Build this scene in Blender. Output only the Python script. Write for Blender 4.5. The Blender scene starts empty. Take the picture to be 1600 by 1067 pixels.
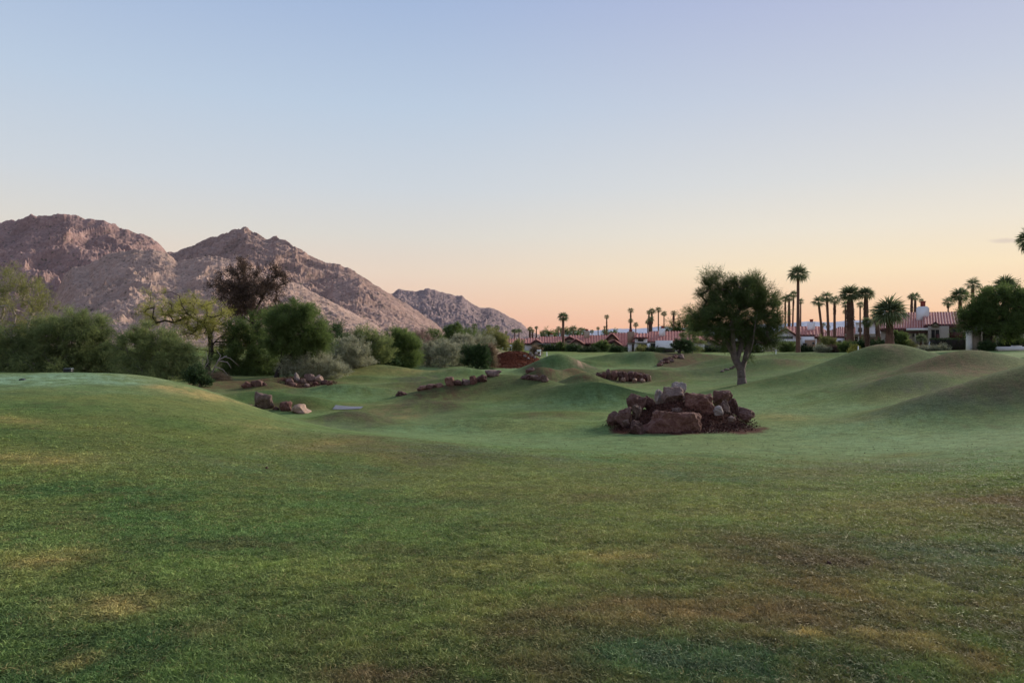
import bpy, math, random
import numpy as np
from mathutils import Vector
random.seed(7)
RNG = np.random.default_rng(7)
PI = math.pi
SC = bpy.context.scene
C = SC.collection
# ------------------------------------------------------------------ camera, world, sun, exposure
F, CX, HY, ZC = 1155.0, 800.0, 533.5, 1.6
cam_d = bpy.data.cameras.new('camera'); cam = bpy.data.objects.new('camera', cam_d); C.objects.link(cam)
cam_d.sensor_width = 36; cam_d.lens = 36 * F / 1600; cam_d.clip_start = 0.05; cam_d.clip_end = 60000
cam.location = (0, 0, ZC); cam.rotation_euler = (PI / 2, 0, 0)
SC.camera = cam
SUN_AZ, SUN_EL = math.radians(50), math.radians(21)      # soft glow of the dawn sky, ahead and to the right
W = bpy.data.worlds.new('World'); SC.world = W; W.use_nodes = True


def lin(r, g, b):
    f = lambda c: (c / 255 / 12.92) if c / 255 <= 0.04045 else ((c / 255 + 0.055) / 1.055) ** 2.4
    return (f(r), f(g), f(b), 1.0)


def ramp_node(nt, stops, x, y):
    r = nt.nodes.new('ShaderNodeValToRGB'); r.location = (x, y)
    e = r.color_ramp.elements
    while len(e) < len(stops): e.new(0.5)
    for el, (p, c) in zip(e, stops): el.position = p; el.color = c
    return r


def build_world():
    nt = W.node_tree; N = nt.nodes; L = nt.links
    for n in list(N): N.remove(n)
    out = N.new('ShaderNodeOutputWorld'); bg = N.new('ShaderNodeBackground'); L.new(bg.outputs[0], out.inputs[0])
    tc = N.new('ShaderNodeTexCoord')
    sep = N.new('ShaderNodeSeparateXYZ'); L.new(tc.outputs['Generated'], sep.inputs[0])
    # elevation factor : z / 0.8
    el = N.new('ShaderNodeMath'); el.operation = 'MULTIPLY'; el.inputs[1].default_value = 1.0; el.use_clamp = True
    L.new(sep.outputs['Z'], el.inputs[0])
    cool = ramp_node(nt, [(0.0, lin(240, 176, 156)), (0.018, lin(244, 188, 164)), (0.05, lin(243, 204, 178)), (0.09, lin(238, 217, 197)),
                          (0.14, lin(224, 220, 212)), (0.20, lin(210, 217, 224)), (0.30, lin(191, 208, 228)), (0.42, lin(167, 188, 222)), (1.0, lin(156, 178, 218))], 0, 0)
    warm = ramp_node(nt, [(0.0, lin(252, 182, 144)), (0.02, lin(254, 199, 157)), (0.05, lin(255, 216, 177)), (0.09, lin(255, 233, 196)),
                          (0.14, lin(242, 233, 216)), (0.20, lin(224, 225, 224)), (0.30, lin(202, 210, 226)), (0.42, lin(180, 189, 222)), (1.0, lin(156, 178, 218))], 0, -300)
    west = ramp_node(nt, [(0.0, lin(158, 156, 172)), (0.06, lin(176, 162, 172)), (0.16, lin(192, 176, 182)), (0.30, lin(184, 184, 200)),
                          (0.5, lin(168, 182, 212)), (1.0, lin(156, 178, 218))], 0, -600)
    for r in (cool, warm, west): L.new(el.outputs[0], r.inputs[0])
    # azimuth factors
    vm = N.new('ShaderNodeVectorMath'); vm.operation = 'MULTIPLY'; vm.inputs[1].default_value = (1, 1, 0); L.new(tc.outputs['Generated'], vm.inputs[0])
    vn = N.new('ShaderNodeVectorMath'); vn.operation = 'NORMALIZE'; L.new(vm.outputs[0], vn.inputs[0])
    dt = N.new('ShaderNodeVectorMath'); dt.operation = 'DOT_PRODUCT'; L.new(vn.outputs[0], dt.inputs[0])
    dt.inputs[1].default_value = (math.sin(math.radians(50)), math.cos(math.radians(50)), 0)
    m1 = N.new('ShaderNodeMapRange'); m1.interpolation_type = 'SMOOTHSTEP'; L.new(dt.outputs['Value'], m1.inputs[0])
    m1.inputs[1].default_value = 0.48; m1.inputs[2].default_value = 0.98
    m2 = N.new('ShaderNodeMapRange'); m2.interpolation_type = 'SMOOTHSTEP'; L.new(dt.outputs['Value'], m2.inputs[0])
    m2.inputs[1].default_value = -0.75; m2.inputs[2].default_value = 0.1
    a = N.new('ShaderNodeMix'); a.data_type = 'RGBA'; L.new(m1.outputs[0], a.inputs[0]); L.new(cool.outputs[0], a.inputs[6]); L.new(warm.outputs[0], a.inputs[7])
    b = N.new('ShaderNodeMix'); b.data_type = 'RGBA'; L.new(m2.outputs[0], b.inputs[0]); L.new(west.outputs[0], b.inputs[6]); L.new(a.outputs[2], b.inputs[7])
    # physical sky adds its own soft gradient on top
    sky = N.new('ShaderNodeTexSky'); sky.sky_type = 'NISHITA'; sky.sun_disc = False
    sky.sun_elevation = math.radians(2.0); sky.sun_rotation = SUN_AZ
    sm = N.new('ShaderNodeVectorMath'); sm.operation = 'SCALE'; sm.inputs['Scale'].default_value = 0.05; L.new(sky.outputs[0], sm.inputs[0])
    mx = N.new('ShaderNodeMix'); mx.data_type = 'RGBA'; mx.inputs[0].default_value = 0.04
    L.new(b.outputs[2], mx.inputs[6]); L.new(sm.outputs[0], mx.inputs[7])
    # one thin grey cloud streak low in the right of the sky
    def mth(op, a, b=None, clamp=False):
        q = N.new('ShaderNodeMath'); q.operation = op; q.use_clamp = clamp
        for i, v in enumerate((a, b)):
            if v is None: continue
            if isinstance(v, (int, float)): q.inputs[i].default_value = v
            else: L.new(v, q.inputs[i])
        return q.outputs[0]
    yy = mth('MAXIMUM', sep.outputs['Y'], .05); u = mth('DIVIDE', sep.outputs['X'], yy); v = mth('DIVIDE', sep.outputs['Z'], yy)
    cn = N.new('ShaderNodeTexNoise'); cn.inputs['Scale'].default_value = 60; L.new(tc.outputs['Generated'], cn.inputs['Vector'])
    v = mth('ADD', v, mth('MULTIPLY', mth('SUBTRACT', cn.outputs[0], .5), .006))
    du = mth('DIVIDE', mth('SUBTRACT', u, .668), .026); dv = mth('DIVIDE', mth('SUBTRACT', mth('SUBTRACT', v, .1365), mth('MULTIPLY', du, .0010)), .0042)
    rr = mth('ADD', mth('MULTIPLY', du, du), mth('MULTIPLY', dv, dv)); ck = mth('MULTIPLY', mth('SUBTRACT', 1.0, rr, True), .42)
    cm = N.new('ShaderNodeMix'); cm.data_type = 'RGBA'; L.new(ck, cm.inputs[0]); L.new(mx.outputs[2], cm.inputs[6]); cm.inputs[7].default_value = lin(196, 178, 176); mx = cm
    L.new(mx.outputs[2], bg.inputs[0]); bg.inputs[1].default_value = 1.0


build_world()
sd = bpy.data.lights.new('sun', 'SUN'); sd.energy = 5.0; sd.angle = math.radians(17); sd.color = (1.0, 0.89, 0.76)
sun = bpy.data.objects.new('sun', sd); C.objects.link(sun)
_d = Vector((math.sin(SUN_AZ) * math.cos(SUN_EL), math.cos(SUN_AZ) * math.cos(SUN_EL), math.sin(SUN_EL)))
sun.rotation_euler = _d.to_track_quat('Z', 'Y').to_euler(); sun.location = (60, 40, 60)
SC.view_settings.view_transform = 'Standard'; SC.view_settings.look = 'None'
SC.view_settings.exposure = 0.0; SC.view_settings.gamma = 1.0; SC.view_settings.use_curve_mapping = False
SC.render.engine = 'CYCLES'
SC.cycles.max_bounces = 5; SC.cycles.diffuse_bounces = 3; SC.cycles.glossy_bounces = 2; SC.cycles.transmission_bounces = 3
SC.cycles.volume_bounces = 0; SC.cycles.use_denoising = True; SC.cycles.sample_clamp_indirect = 4.0


# ------------------------------------------------------------------ numpy noise
def _hash(ix, iy, s):
    h = (ix.astype(np.int64) * 374761393 + iy.astype(np.int64) * 668265263 + s * 974634777) & 0xffffffff
    h = ((h ^ (h >> 13)) * 1274126177) & 0xffffffff
    return (h ^ (h >> 16)) & 0xffffffff


def pn(x, y, s=0):
    x = np.asarray(x, float); y = np.asarray(y, float)
    x0 = np.floor(x); y0 = np.floor(y); fx = x - x0; fy = y - y0
    u = fx * fx * fx * (fx * (fx * 6 - 15) + 10); v = fy * fy * fy * (fy * (fy * 6 - 15) + 10)

    def g(ix, iy, dx, dy):
        a = _hash(ix, iy, s) * (2 * PI / 4294967296.0)
        return np.cos(a) * dx + np.sin(a) * dy
    n00 = g(x0, y0, fx, fy); n10 = g(x0 + 1, y0, fx - 1, fy); n01 = g(x0, y0 + 1, fx, fy - 1); n11 = g(x0 + 1, y0 + 1, fx - 1, fy - 1)
    return (n00 * (1 - u) + n10 * u) * (1 - v) + (n01 * (1 - u) + n11 * u) * v * 1.0


def fbm(x, y, o=4, s=0, lac=2.03, gain=0.5):
    t = 0; a = 1.0
    for i in range(o):
        t = t + a * pn(x, y, s + i * 17); x = x * lac + 3.1; y = y * lac - 1.7; a *= gain
    return t


def ridged(x, y, o=5, s=0, gain=0.55):
    t = 0; a = 1.0; tot = 0
    for i in range(o):
        n = 1 - np.abs(pn(x, y, s + i * 13)) * 2.2; t = t + a * n * n; tot += a; x = x * 2.07 + 5.3; y = y * 2.07 + 1.9; a *= gain
    return t / tot


# ------------------------------------------------------------------ terrain height
def X_(px, Y): return (px - CX) / F * Y
def Z_(py, Y): return ZC + (HY - py) / F * Y


_base = [(800, 3.4, 0), (100, 3.4, 0), (1500, 3.4, .02), (800, 6, -.2), (200, 6, -.17), (1400, 6, -.2), (800, 9, -.48), (300, 9, -.40), (1300, 9, -.48), (0, 9, -.3), (800, 12, -.80), (1300, 12, -.8), (800, 15, -1.05),
         (0, 12, -.32), (0, 18, -.08), (0, 24, .13), (0, 26.5, .2), (0, 32, .2), (150, 26.5, .2), (150, 32, .2), (230, 27.5, .1), (230, 31, .16), (0, 41, -.7), (150, 41, -.8),
         (300, 29, -.1), (340, 28, -.38), (400, 26, -.82), (450, 24.5, -1.02), (500, 23, -1.15), (600, 21.5, -1.2), (700, 20, -1.2), (850, 18, -1.2),
         (340, 37, -1.8), (400, 36, -2.0), (500, 32, -2.1), (600, 30, -2.12), (700, 29, -2.15), (850, 27, -2.15), (250, 41, -1.4),
         (200, 20, -.2), (400, 18, -.80), (400, 12, -.62), (200, 13, -.42), (600, 14, -.95), (560, 45, -2.4), (700, 40, -2.25), (800, 42, -2.2), (900, 34, -2.2), (1000, 34, -2.2),
         (1200, 30, -2.1), (1300, 28, -2.1), (1450, 26, -1.95), (1600, 25, -1.7), (1600, 20, -1.2), (1400, 20, -1.55), (1150, 20, -1.5), (1000, 22, -1.68), (1300, 16, -1.2),
         (1600, 13, -.75), (1600, 9, -.38), (450, 50, -2.3), (560, 58, -2.2), (700, 60, -2.1), (430, 68, -1.9), (560, 80, -1.6), (650, 82, -1.7), (760, 86, -1.7),
         (850, 84, -1.8), (720, 95, -1.5), (1000, 60, -2.1), (1050, 58, -2.0), (1160, 54, -1.7), (1100, 75, -1.8), (980, 82, -1.6), (1150, 90, -1.0),
         (1000, 110, -.9), (880, 115, -.9), (1250, 95, -.4), (1250, 60, -.9), (1400, 40, -1.2), (1550, 40, -.6), (1450, 70, .2), (1600, 60, .3), (1600, 80, .6),
         (1400, 90, .25), (1300, 110, 0), (1100, 150, -.6), (950, 160, -.6), (850, 180, -.7), (1500, 110, .5), (300, 80, -1.5), (100, 75, -1.2), (0, 60, -1),
         (700, 120, -.5), (600, 110, -.9), (200, 120, -1), (1700, 100, .5)]
_pts = []
for px, Y, z in _base:
    x = X_(px, Y); _pts.append((math.atan2(x, Y), math.log(math.hypot(x, Y)), z))
for az in (-180, -135, -100, -70, 70, 100, 135, 180):
    for R, z in ((1.2, 0), (5, 0), (16, -.25), (45, -.8), (160, -.6)): _pts.append((math.radians(az), math.log(R), z))
for az in range(-180, 181, 20):
    _pts.append((math.radians(az), math.log(420), -1)); _pts.append((math.radians(az), math.log(3000), -1))
for az in (-40, 0, 40): _pts.append((math.radians(az), math.log(1.2), 0))
_pts = np.array(_pts); _pts[:, 0] *= 1.5


def _tps(r2): return 0.5 * r2 * np.log(np.maximum(r2, 1e-12))


def _fit():
    n = len(_pts); P2 = _pts[:, :2]
    r2 = ((P2[:, None] - P2[None]) ** 2).sum(2); K = _tps(r2) + np.eye(n) * 2e-3
    A = np.zeros((n + 3, n + 3)); A[:n, :n] = K; A[:n, n] = 1; A[:n, n + 1:] = P2; A[n, :n] = 1; A[n + 1:, :n] = P2.T
    return np.linalg.solve(A, np.concatenate([_pts[:, 2], [0, 0, 0]]))


_w = _fit()


def base_h(x, y):
    x = np.asarray(x, float); y = np.asarray(y, float); sh = x.shape; x = x.ravel(); y = y.ravel()
    out = np.empty(len(x))
    for i in range(0, len(x), 20000):
        a = np.arctan2(x[i:i + 20000], y[i:i + 20000]) * 1.5; l = np.log(np.maximum(np.hypot(x[i:i + 20000], y[i:i + 20000]), 1.0))
        r2 = (a[:, None] - _pts[None, :, 0]) ** 2 + (l[:, None] - _pts[None, :, 1]) ** 2
        out[i:i + 20000] = _tps(r2) @ _w[:-3] + _w[-3] + a * _w[-2] + l * _w[-1]
    R = np.hypot(x, y); k = np.clip((R - 300) / 400, 0, 1)
    return (out * (1 - k) + -1.0 * k).reshape(sh)


# mounds : px, py of the crest, depth Y, half width, half depth (m), rotation (deg), power
MOUNDS = [(548, 641, 36, 1.9, 1.4, 0, 1), (665, 626, 43, 2.8, 1.6, 0, 1), (625, 597, 60, 2.3, 2.0, 0, 1), (595, 570, 76, 4.4, 2.8, -8, 1), (725, 574, 73, 3.5, 2.4, 0, 1),
          (655, 588, 66, 2.8, 1.7, 0, 1), (775, 586, 52, 4.0, 2.8, 12, 1), (840, 590, 50, 3.2, 2.4, 0, 1), (690, 603, 49, 3.0, 1.7, 12, 1), (872, 552, 77, 3.4, 2.6, 0, 1), (845, 573, 64, 2.0, 1.8, 0, 1),
          (898, 575, 66, 2.2, 1.6, 15, 1), (915, 582, 59, 2.2, 1.5, 0, 1), (925, 596, 46, 3.4, 2.2, 0, 1), (975, 550, 97, 6.5, 3.2, 0, 1), (1012, 549, 92, 3.2, 2.6, 0, 1), (905, 561, 90, 3, 1.8, 0, 1),
          (985, 576, 70, 4.6, 1.9, 0, 1.2), (1090, 552, 96, 5.6, 2.8, 0, 1), (1135, 556, 84, 5.2, 2.0, 28, 1), (1120, 570, 72, 4.6, 1.6, 30, 1), (1205, 560, 72, 4.6, 2.8, 20, 1), (1240, 551, 88, 6, 3, 0, 1),
          (1385, 537, 56, 3.9, 2.9, 0, 1.1), (1310, 560, 55, 4.2, 2.4, 14, 1), (1240, 583, 53, 4.2, 2.0, 10, 1), (1505, 547, 46, 4.2, 2.2, 12, 1.1), (1410, 585, 41, 4.0, 1.5, 22, 1), (1690, 555, 35, 4.6, 2.3, 15, 1.1), (1530, 592, 33.5, 4.2, 1.6, 20, 1),
          (1430, 622, 33, 2.8, 1.2, 15, 1), (1650, 738, 11.0, 1.2, 1.3, 0, 1), (1415, 706, 20.5, 1.7, .9, 0, 1), (870, 643, 38, 3.0, 1.3, 0, 1), (1067, 626, 33.0, 2.3, 1.2, 0, 1.15), (803, 549.5, 98, 3.0, 2.4, 0, 1.6), (735, 534, 112, 5.5, 3.0, 0, 1),
          (450, 589, 62, 3.6, 1.8, 0, 1), (420, 610, 46, 3.0, 1.7, 0, 1), (420, 596, 56, 1.8, 1.5, 0, 1), (535, 599, 54, 3.4, 1.4, 0, 1), (760, 653, 33, 3.4, 1.3, 0, 1), (325, 578, 72, 1.3, 1.3, 0, 1), (760, 620, 46, 2.4, 1.3, 8, 1.2), (560, 587, 66, 2.2, 1.4, 0, 1.2), (790, 598, 57, 1.8, 1.2, 0, 1.2), (1040, 575, 76, 2.2, 1.5, 20, 1.2), (1160, 588, 62, 2.4, 1.3, 20, 1.2), (1060, 590, 62, 2.6, 1.4, 25, 1), (700, 590, 60, 1.8, 1.4, 0, 1), (480, 620, 44, 2.2, 1.3, 0, 1), (1290, 606, 43, 3.2, 1.2, 15, 1)]


def _mg(m, x, y):
    px, py, Y, sx, sy, rot, p = m; mx = X_(px, Y); c, s = math.cos(math.radians(rot)), math.sin(math.radians(rot))
    dx = x - mx; dy = y - Y; u = (dx * c + dy * s) / sx; v = (-dx * s + dy * c) / sy
    return np.exp(-((u * u + v * v) * 0.85) ** (p * .86))


_mx = np.array([X_(m[0], m[2]) for m in MOUNDS]); _my = np.array([float(m[2]) for m in MOUNDS]); _mz = np.array([Z_(m[1], m[2]) for m in MOUNDS])
_G = np.stack([_mg(m, _mx, _my) for m in MOUNDS], 1)
_amp = np.linalg.solve(_G, _mz - base_h(_mx, _my))


def height(x, y):
    x = np.asarray(x, float); y = np.asarray(y, float)
    z = base_h(x, y)
    for m, a in zip(MOUNDS, _amp):
        z = z + a * _mg(m, x, y)
    R = np.hypot(x, y); k = np.clip(R / 8, 0, 1) * np.clip((400 - R) / 300, 0, 1)
    z = z + k * 0.035 * fbm(x / 3.1, y / 3.1, 3, 5) + 0.010 * fbm(x / 0.55, y / 0.55, 3, 9) * np.clip((60 - R) / 60, 0, 1)
    return z


def gz(x, y): return float(height(np.array([x]), np.array([y]))[0])


def hit(px, py, Y0, lo=.75, hi=1.3):
    """depth at which the ground lies under a pixel row, near the depth Y0"""
    Y = np.linspace(Y0 * lo, Y0 * hi, 260); z = height(X_(px, Y), Y); r = Z_(py, Y)
    k = np.nonzero(z >= r)[0]
    return float(Y[k[0]]) if len(k) and k[0] > 0 else float(Y0)


# ------------------------------------------------------------------ object helpers
def tag(o, label=None, cat=None, group=None, kind=None):
    if label: o['label'] = label
    if cat: o['category'] = cat
    if group: o['group'] = group
    if kind: o['kind'] = kind
    return o


def empty(name, loc, label, cat, group=None):
    o = bpy.data.objects.new(name, None); o.location = loc; o.empty_display_size = .3; C.objects.link(o)
    return tag(o, label, cat, group)


def npmesh(name, V, faces, mat, cols=None, smooth=False, tint=None):
    """faces: list of int arrays, each (n,3) or (n,4)"""
    me = bpy.data.meshes.new(name); V = np.asarray(V, np.float32)
    me.vertices.add(len(V)); me.vertices.foreach_set('co', V.ravel())
    fl = [np.asarray(f, np.int32) for f in faces if len(f)]
    n = sum(len(f) for f in fl); tot = sum(f.size for f in fl)
    me.loops.add(tot); me.loops.foreach_set('vertex_index', np.concatenate([f.ravel() for f in fl]))
    me.polygons.add(n); st = []; o = 0
    for f in fl: st.append(np.arange(len(f)) * f.shape[1] + o); o += f.size
    me.polygons.foreach_set('loop_start', np.concatenate(st).astype(np.int32))
    if smooth: me.polygons.foreach_set('use_smooth', np.ones(n, bool))
    if cols is not None:
        a = me.attributes.new('col', 'FLOAT_COLOR', 'POINT'); cc = np.ones((len(V), 4), np.float32); cc[:, :3] = cols; a.data.foreach_set('color', cc.ravel())
    if tint is not None:
        a = me.attributes.new('tint', 'FLOAT', 'POINT'); a.data.foreach_set('value', np.asarray(tint, np.float32))
    me.update(); me.validate()
    if mat: me.materials.append(mat)
    return me


def link(name, me, parent=None):
    o = bpy.data.objects.new(name, me); C.objects.link(o)
    if parent: o.parent = parent
    return o


class MB:
    """collects polygons, builds one mesh object"""
    def __init__(s): s.v = []; s.q = []; s.t = []
    def box(s, x0, x1, y0, y1, z0, z1):
        b = len(s.v); s.v += [(x, y, z) for z in (z0, z1) for y in (y0, y1) for x in (x0, x1)]
        s.q += [tuple(b + i for i in f) for f in ((0, 2, 3, 1), (4, 5, 7, 6), (0, 1, 5, 4), (2, 6, 7, 3), (0, 4, 6, 2), (1, 3, 7, 5))]
        return s
    def quad(s, a, b, c, d): k = len(s.v); s.v += [a, b, c, d]; s.q.append((k, k + 1, k + 2, k + 3)); return s
    def tri(s, a, b, c): k = len(s.v); s.v += [a, b, c]; s.t.append((k, k + 1, k + 2)); return s
    def prism(s, poly, y0, y1):
        """polygon in x,z extruded in y"""
        k = len(s.v); n = len(poly); s.v += [(x, y0, z) for x, z in poly] + [(x, y1, z) for x, z in poly]
        for i in range(n): j = (i + 1) % n; s.q.append((k + i, k + n + i, k + n + j, k + j))
        for i in range(1, n - 1): s.t.append((k, k + i, k + i + 1)); s.t.append((k + n, k + n + i + 1, k + n + i))
        return s
    def tube(s, pts, rad, n=6):
        pts = [Vector(p) for p in pts]; k0 = len(s.v)
        for i, p in enumerate(pts):
            d = (pts[min(i + 1, len(pts) - 1)] - pts[max(i - 1, 0)]).normalized()
            a = d.cross(Vector((0.13, 1, 0.21))).normalized(); b = d.cross(a); r = rad[i] if hasattr(rad, '__len__') else rad
            for j in range(n): t = 2 * PI * j / n; s.v.append(tuple(p + (a * math.cos(t) + b * math.sin(t)) * r))
        for i in range(len(pts) - 1):
            for j in range(n): a = k0 + i * n + j; b = k0 + i * n + (j + 1) % n; s.q.append((a, b, b + n, a + n))
        for j in range(1, n - 1): e = k0 + (len(pts) - 1) * n; s.t.append((e, e + j, e + j + 1))
        return s
    def mesh(s, name, mat, off=(0, 0, 0), smooth=False):
        V = np.array(s.v, float) - np.array(off)
        return npmesh(name, V, [np.array(s.q, int).reshape(-1, 4), np.array(s.t, int).reshape(-1, 3)], mat, smooth=smooth)
    def build(s, name, mat, parent=None, root=None, smooth=False):
        r = root or parent; off = tuple(r.location) if r else (0, 0, 0)
        return link(name, s.mesh(name, mat, off, smooth), parent)


# ------------------------------------------------------------------ materials
def mat_new(name):
    m = bpy.data.materials.new(name); m.use_nodes = True; return m, m.node_tree, m.node_tree.nodes['Principled BSDF']


def nz(nt, scale, detail=4, rough=.6, coord='Object', sc=None):
    tc = nt.nodes.new('ShaderNodeTexCoord'); n = nt.nodes.new('ShaderNodeTexNoise'); n.inputs['Scale'].default_value = scale
    n.inputs['Detail'].default_value = detail; n.inputs['Roughness'].default_value = rough
    if coord == 'World':
        g = nt.nodes.new('ShaderNodeNewGeometry'); src = g.outputs['Position']
    else: src = tc.outputs[coord]
    if sc:
        mp = nt.nodes.new('ShaderNodeMapping'); mp.inputs['Scale'].default_value = sc; nt.links.new(src, mp.inputs[0]); src = mp.outputs[0]
    nt.links.new(src, n.inputs['Vector']); return n


def simple(name, col, rough=.8, var=.25, scale=3.0, bump=.2, bscale=20, metal=0, col2=None, coord='World', spec=.3):
    m, nt, b = mat_new(name); b.inputs['Roughness'].default_value = rough; b.inputs['Metallic'].default_value = metal
    b.inputs['Specular IOR Level'].default_value = spec
    n = nz(nt, scale, 6, .65, coord); c2 = col2 or tuple(c * (1 + var) for c in col); c1 = tuple(c * (1 - var) for c in col) if not col2 else col
    r = ramp_node(nt, [(.3, (*c1, 1)), (.7, (*c2, 1))], 0, 0); nt.links.new(n.outputs[0], r.inputs[0]); nt.links.new(r.outputs[0], b.inputs['Base Color'])
    if bump:
        n2 = nz(nt, bscale, 5, .7, coord); bp = nt.nodes.new('ShaderNodeBump'); bp.inputs['Strength'].default_value = bump; bp.inputs['Distance'].default_value = .05
        nt.links.new(n2.outputs[0], bp.inputs['Height']); nt.links.new(bp.outputs[0], b.inputs['Normal'])
    return m


def leafmat(name, c1, c2, trans=.25, tip=None):
    m, nt, b = mat_new(name); b.inputs['Roughness'].default_value = .7; b.inputs['Specular IOR Level'].default_value = .15
    at = nt.nodes.new('ShaderNodeAttribute'); at.attribute_name = 'tint'
    stops = [(0, (*c1, 1)), (1, (*c2, 1))]
    if tip: stops = [(0, (*c1, 1)), (.8, (*c2, 1)), (1, (*tip, 1))]
    r = ramp_node(nt, stops, 0, 0); nt.links.new(at.outputs['Fac'], r.inputs[0]); nt.links.new(r.outputs[0], b.inputs['Base Color'])
    t = nt.nodes.new('ShaderNodeBsdfTranslucent'); nt.links.new(r.outputs[0], t.inputs[0])
    mx = nt.nodes.new('ShaderNodeMixShader'); mx.inputs[0].default_value = trans
    out = [n for n in nt.nodes if n.type == 'OUTPUT_MATERIAL'][0]
    nt.links.new(b.outputs[0], mx.inputs[1]); nt.links.new(t.outputs[0], mx.inputs[2]); nt.links.new(mx.outputs[0], out.inputs[0])
    return m


M = {}
M['white'] = simple('white_stucco', (.78, .77, .75), .9, .07, 1.2, .15, 25)
M['cream'] = simple('cream_stucco', (0.399, 0.324, 0.232), .9, .08, 1.2, .15, 25)
M['tan'] = simple('tan_stucco', (0.323, 0.216, 0.144), .9, .08, 1.2, .15, 25)
M['grey'] = simple('grey_stucco', (0.330, 0.288, 0.230), .9, .08, 1.2, .15, 25)
M['trim'] = simple('dark_red_fascia', (.09, .035, .03), .7, .2, 3, 0)
M['glass'] = simple('window_glass', (.05, .06, .065), .12, .2, .6, 0, spec=.6)
M['frame'] = simple('window_frame', (.22, .20, .18), .6, .1, 3, 0)
M['dark'] = simple('painted_dark_interior', (.02, .018, .016), .9, .3, 2, 0)  # flat dark colour painted for the unlit depth behind openings and panes
M['brick'] = simple('red_clay_flue', (.30, .07, .05), .85, .25, 6, .2, 20)
M['wood'] = simple('dark_redwood', (.08, .03, .025), .8, .3, 6, .2, 20)
M['whitepaint'] = simple('white_paint', (.78, .78, .76), .5, .04, 3, 0)
M['path'] = simple('grey_concrete', (.16, .165, .18), .8, .12, 2.5, .2, 30)
M['black'] = simple('black_plastic', (.018, .018, .022), .4, .2, 5, 0)


def tile_mat():
    m, nt, b = mat_new('clay_roof_tile'); b.inputs['Roughness'].default_value = .85
    n = nz(nt, 2.2, 6, .7, 'World'); r = ramp_node(nt, [(.25, (.27, .075, .055, 1)), (.5, (.42, .14, .10, 1)), (.72, (.55, .24, .18, 1))], 0, 0)
    nt.links.new(n.outputs[0], r.inputs[0])
    at = nt.nodes.new('ShaderNodeAttribute'); at.attribute_name = 'tint'
    mx = nt.nodes.new('ShaderNodeMix'); mx.data_type = 'RGBA'; mx.inputs[7].default_value = (.80, .60, .53, 1)
    mm = nt.nodes.new('ShaderNodeMath'); mm.operation = 'MULTIPLY'; mm.inputs[1].default_value = .95; nt.links.new(at.outputs['Fac'], mm.inputs[0]); nt.links.new(mm.outputs[0], mx.inputs[0])
    nt.links.new(r.outputs[0], mx.inputs[6]); nt.links.new(mx.outputs[2], b.inputs['Base Color'])
    return m


M['tile'] = tile_mat()


def rock_mat(name, ca, cb, cc, sc=2.0):
    m, nt, b = mat_new(name); b.inputs['Roughness'].default_value = .9; b.inputs['Specular IOR Level'].default_value = .25
    n = nz(nt, sc, 8, .7, 'Object'); r = ramp_node(nt, [(.28, (*ca, 1)), (.5, (*cb, 1)), (.72, (*cc, 1))], 0, 0)
    oi = nt.nodes.new('ShaderNodeObjectInfo'); ad = nt.nodes.new('ShaderNodeMath'); ad.operation = 'MULTIPLY_ADD'; ad.inputs[1].default_value = .3; 
    sb = nt.nodes.new('ShaderNodeMath'); sb.operation = 'SUBTRACT'; sb.inputs[1].default_value = .5; nt.links.new(oi.outputs['Random'], sb.inputs[0])
    nt.links.new(sb.outputs[0], ad.inputs[0]); nt.links.new(n.outputs[0], ad.inputs[2]); nt.links.new(ad.outputs[0], r.inputs[0])
    # pale crust on upward faces (a lighter mineral skin)
    n3 = nz(nt, 9, 6, .75, 'Object'); r3 = ramp_node(nt, [(.50, (0, 0, 0, 1)), (.66, (1, 1, 1, 1))], 0, 0); nt.links.new(n3.outputs[0], r3.inputs[0])
    mx = nt.nodes.new('ShaderNodeMix'); mx.data_type = 'RGBA'; mx.inputs[7].default_value = (*[min(1, c * 1.35) for c in cc], 1)
    ml = nt.nodes.new('ShaderNodeMath'); ml.operation = 'MULTIPLY'; ml.inputs[1].default_value = .55; nt.links.new(r3.outputs[0], ml.inputs[0]); nt.links.new(ml.outputs[0], mx.inputs[0])
    nt.links.new(r.outputs[0], mx.inputs[6]); nt.links.new(mx.outputs[2], b.inputs['Base Color'])
    n2 = nz(nt, 7, 9, .75, 'Object'); bp = nt.nodes.new('ShaderNodeBump'); bp.inputs['Strength'].default_value = .7; bp.inputs['Distance'].default_value = .12
    nt.links.new(n2.outputs[0], bp.inputs['Height']); nt.links.new(bp.outputs[0], b.inputs['Normal'])
    return m


M['rock_dark'] = rock_mat('dark_brown_rock', (.050, .023, .018), (.11, .056, .045), (.20, .12, .098))
M['rock_grey'] = rock_mat('grey_brown_rock', (.07, .042, .034), (.15, .096, .078), (.25, .18, .15))
M['rock_red'] = rock_mat('red_rock', (.075, .028, .022), (.14, .064, .048), (.26, .15, .11))
M['rock_pale'] = rock_mat('pale_rock', (.15, .115, .10), (.25, .205, .185), (.38, .325, .295))
M['rock_tan'] = rock_mat('tan_rock', (.17, .10, .075), (.30, .19, .14), (.42, .29, .22))

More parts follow.
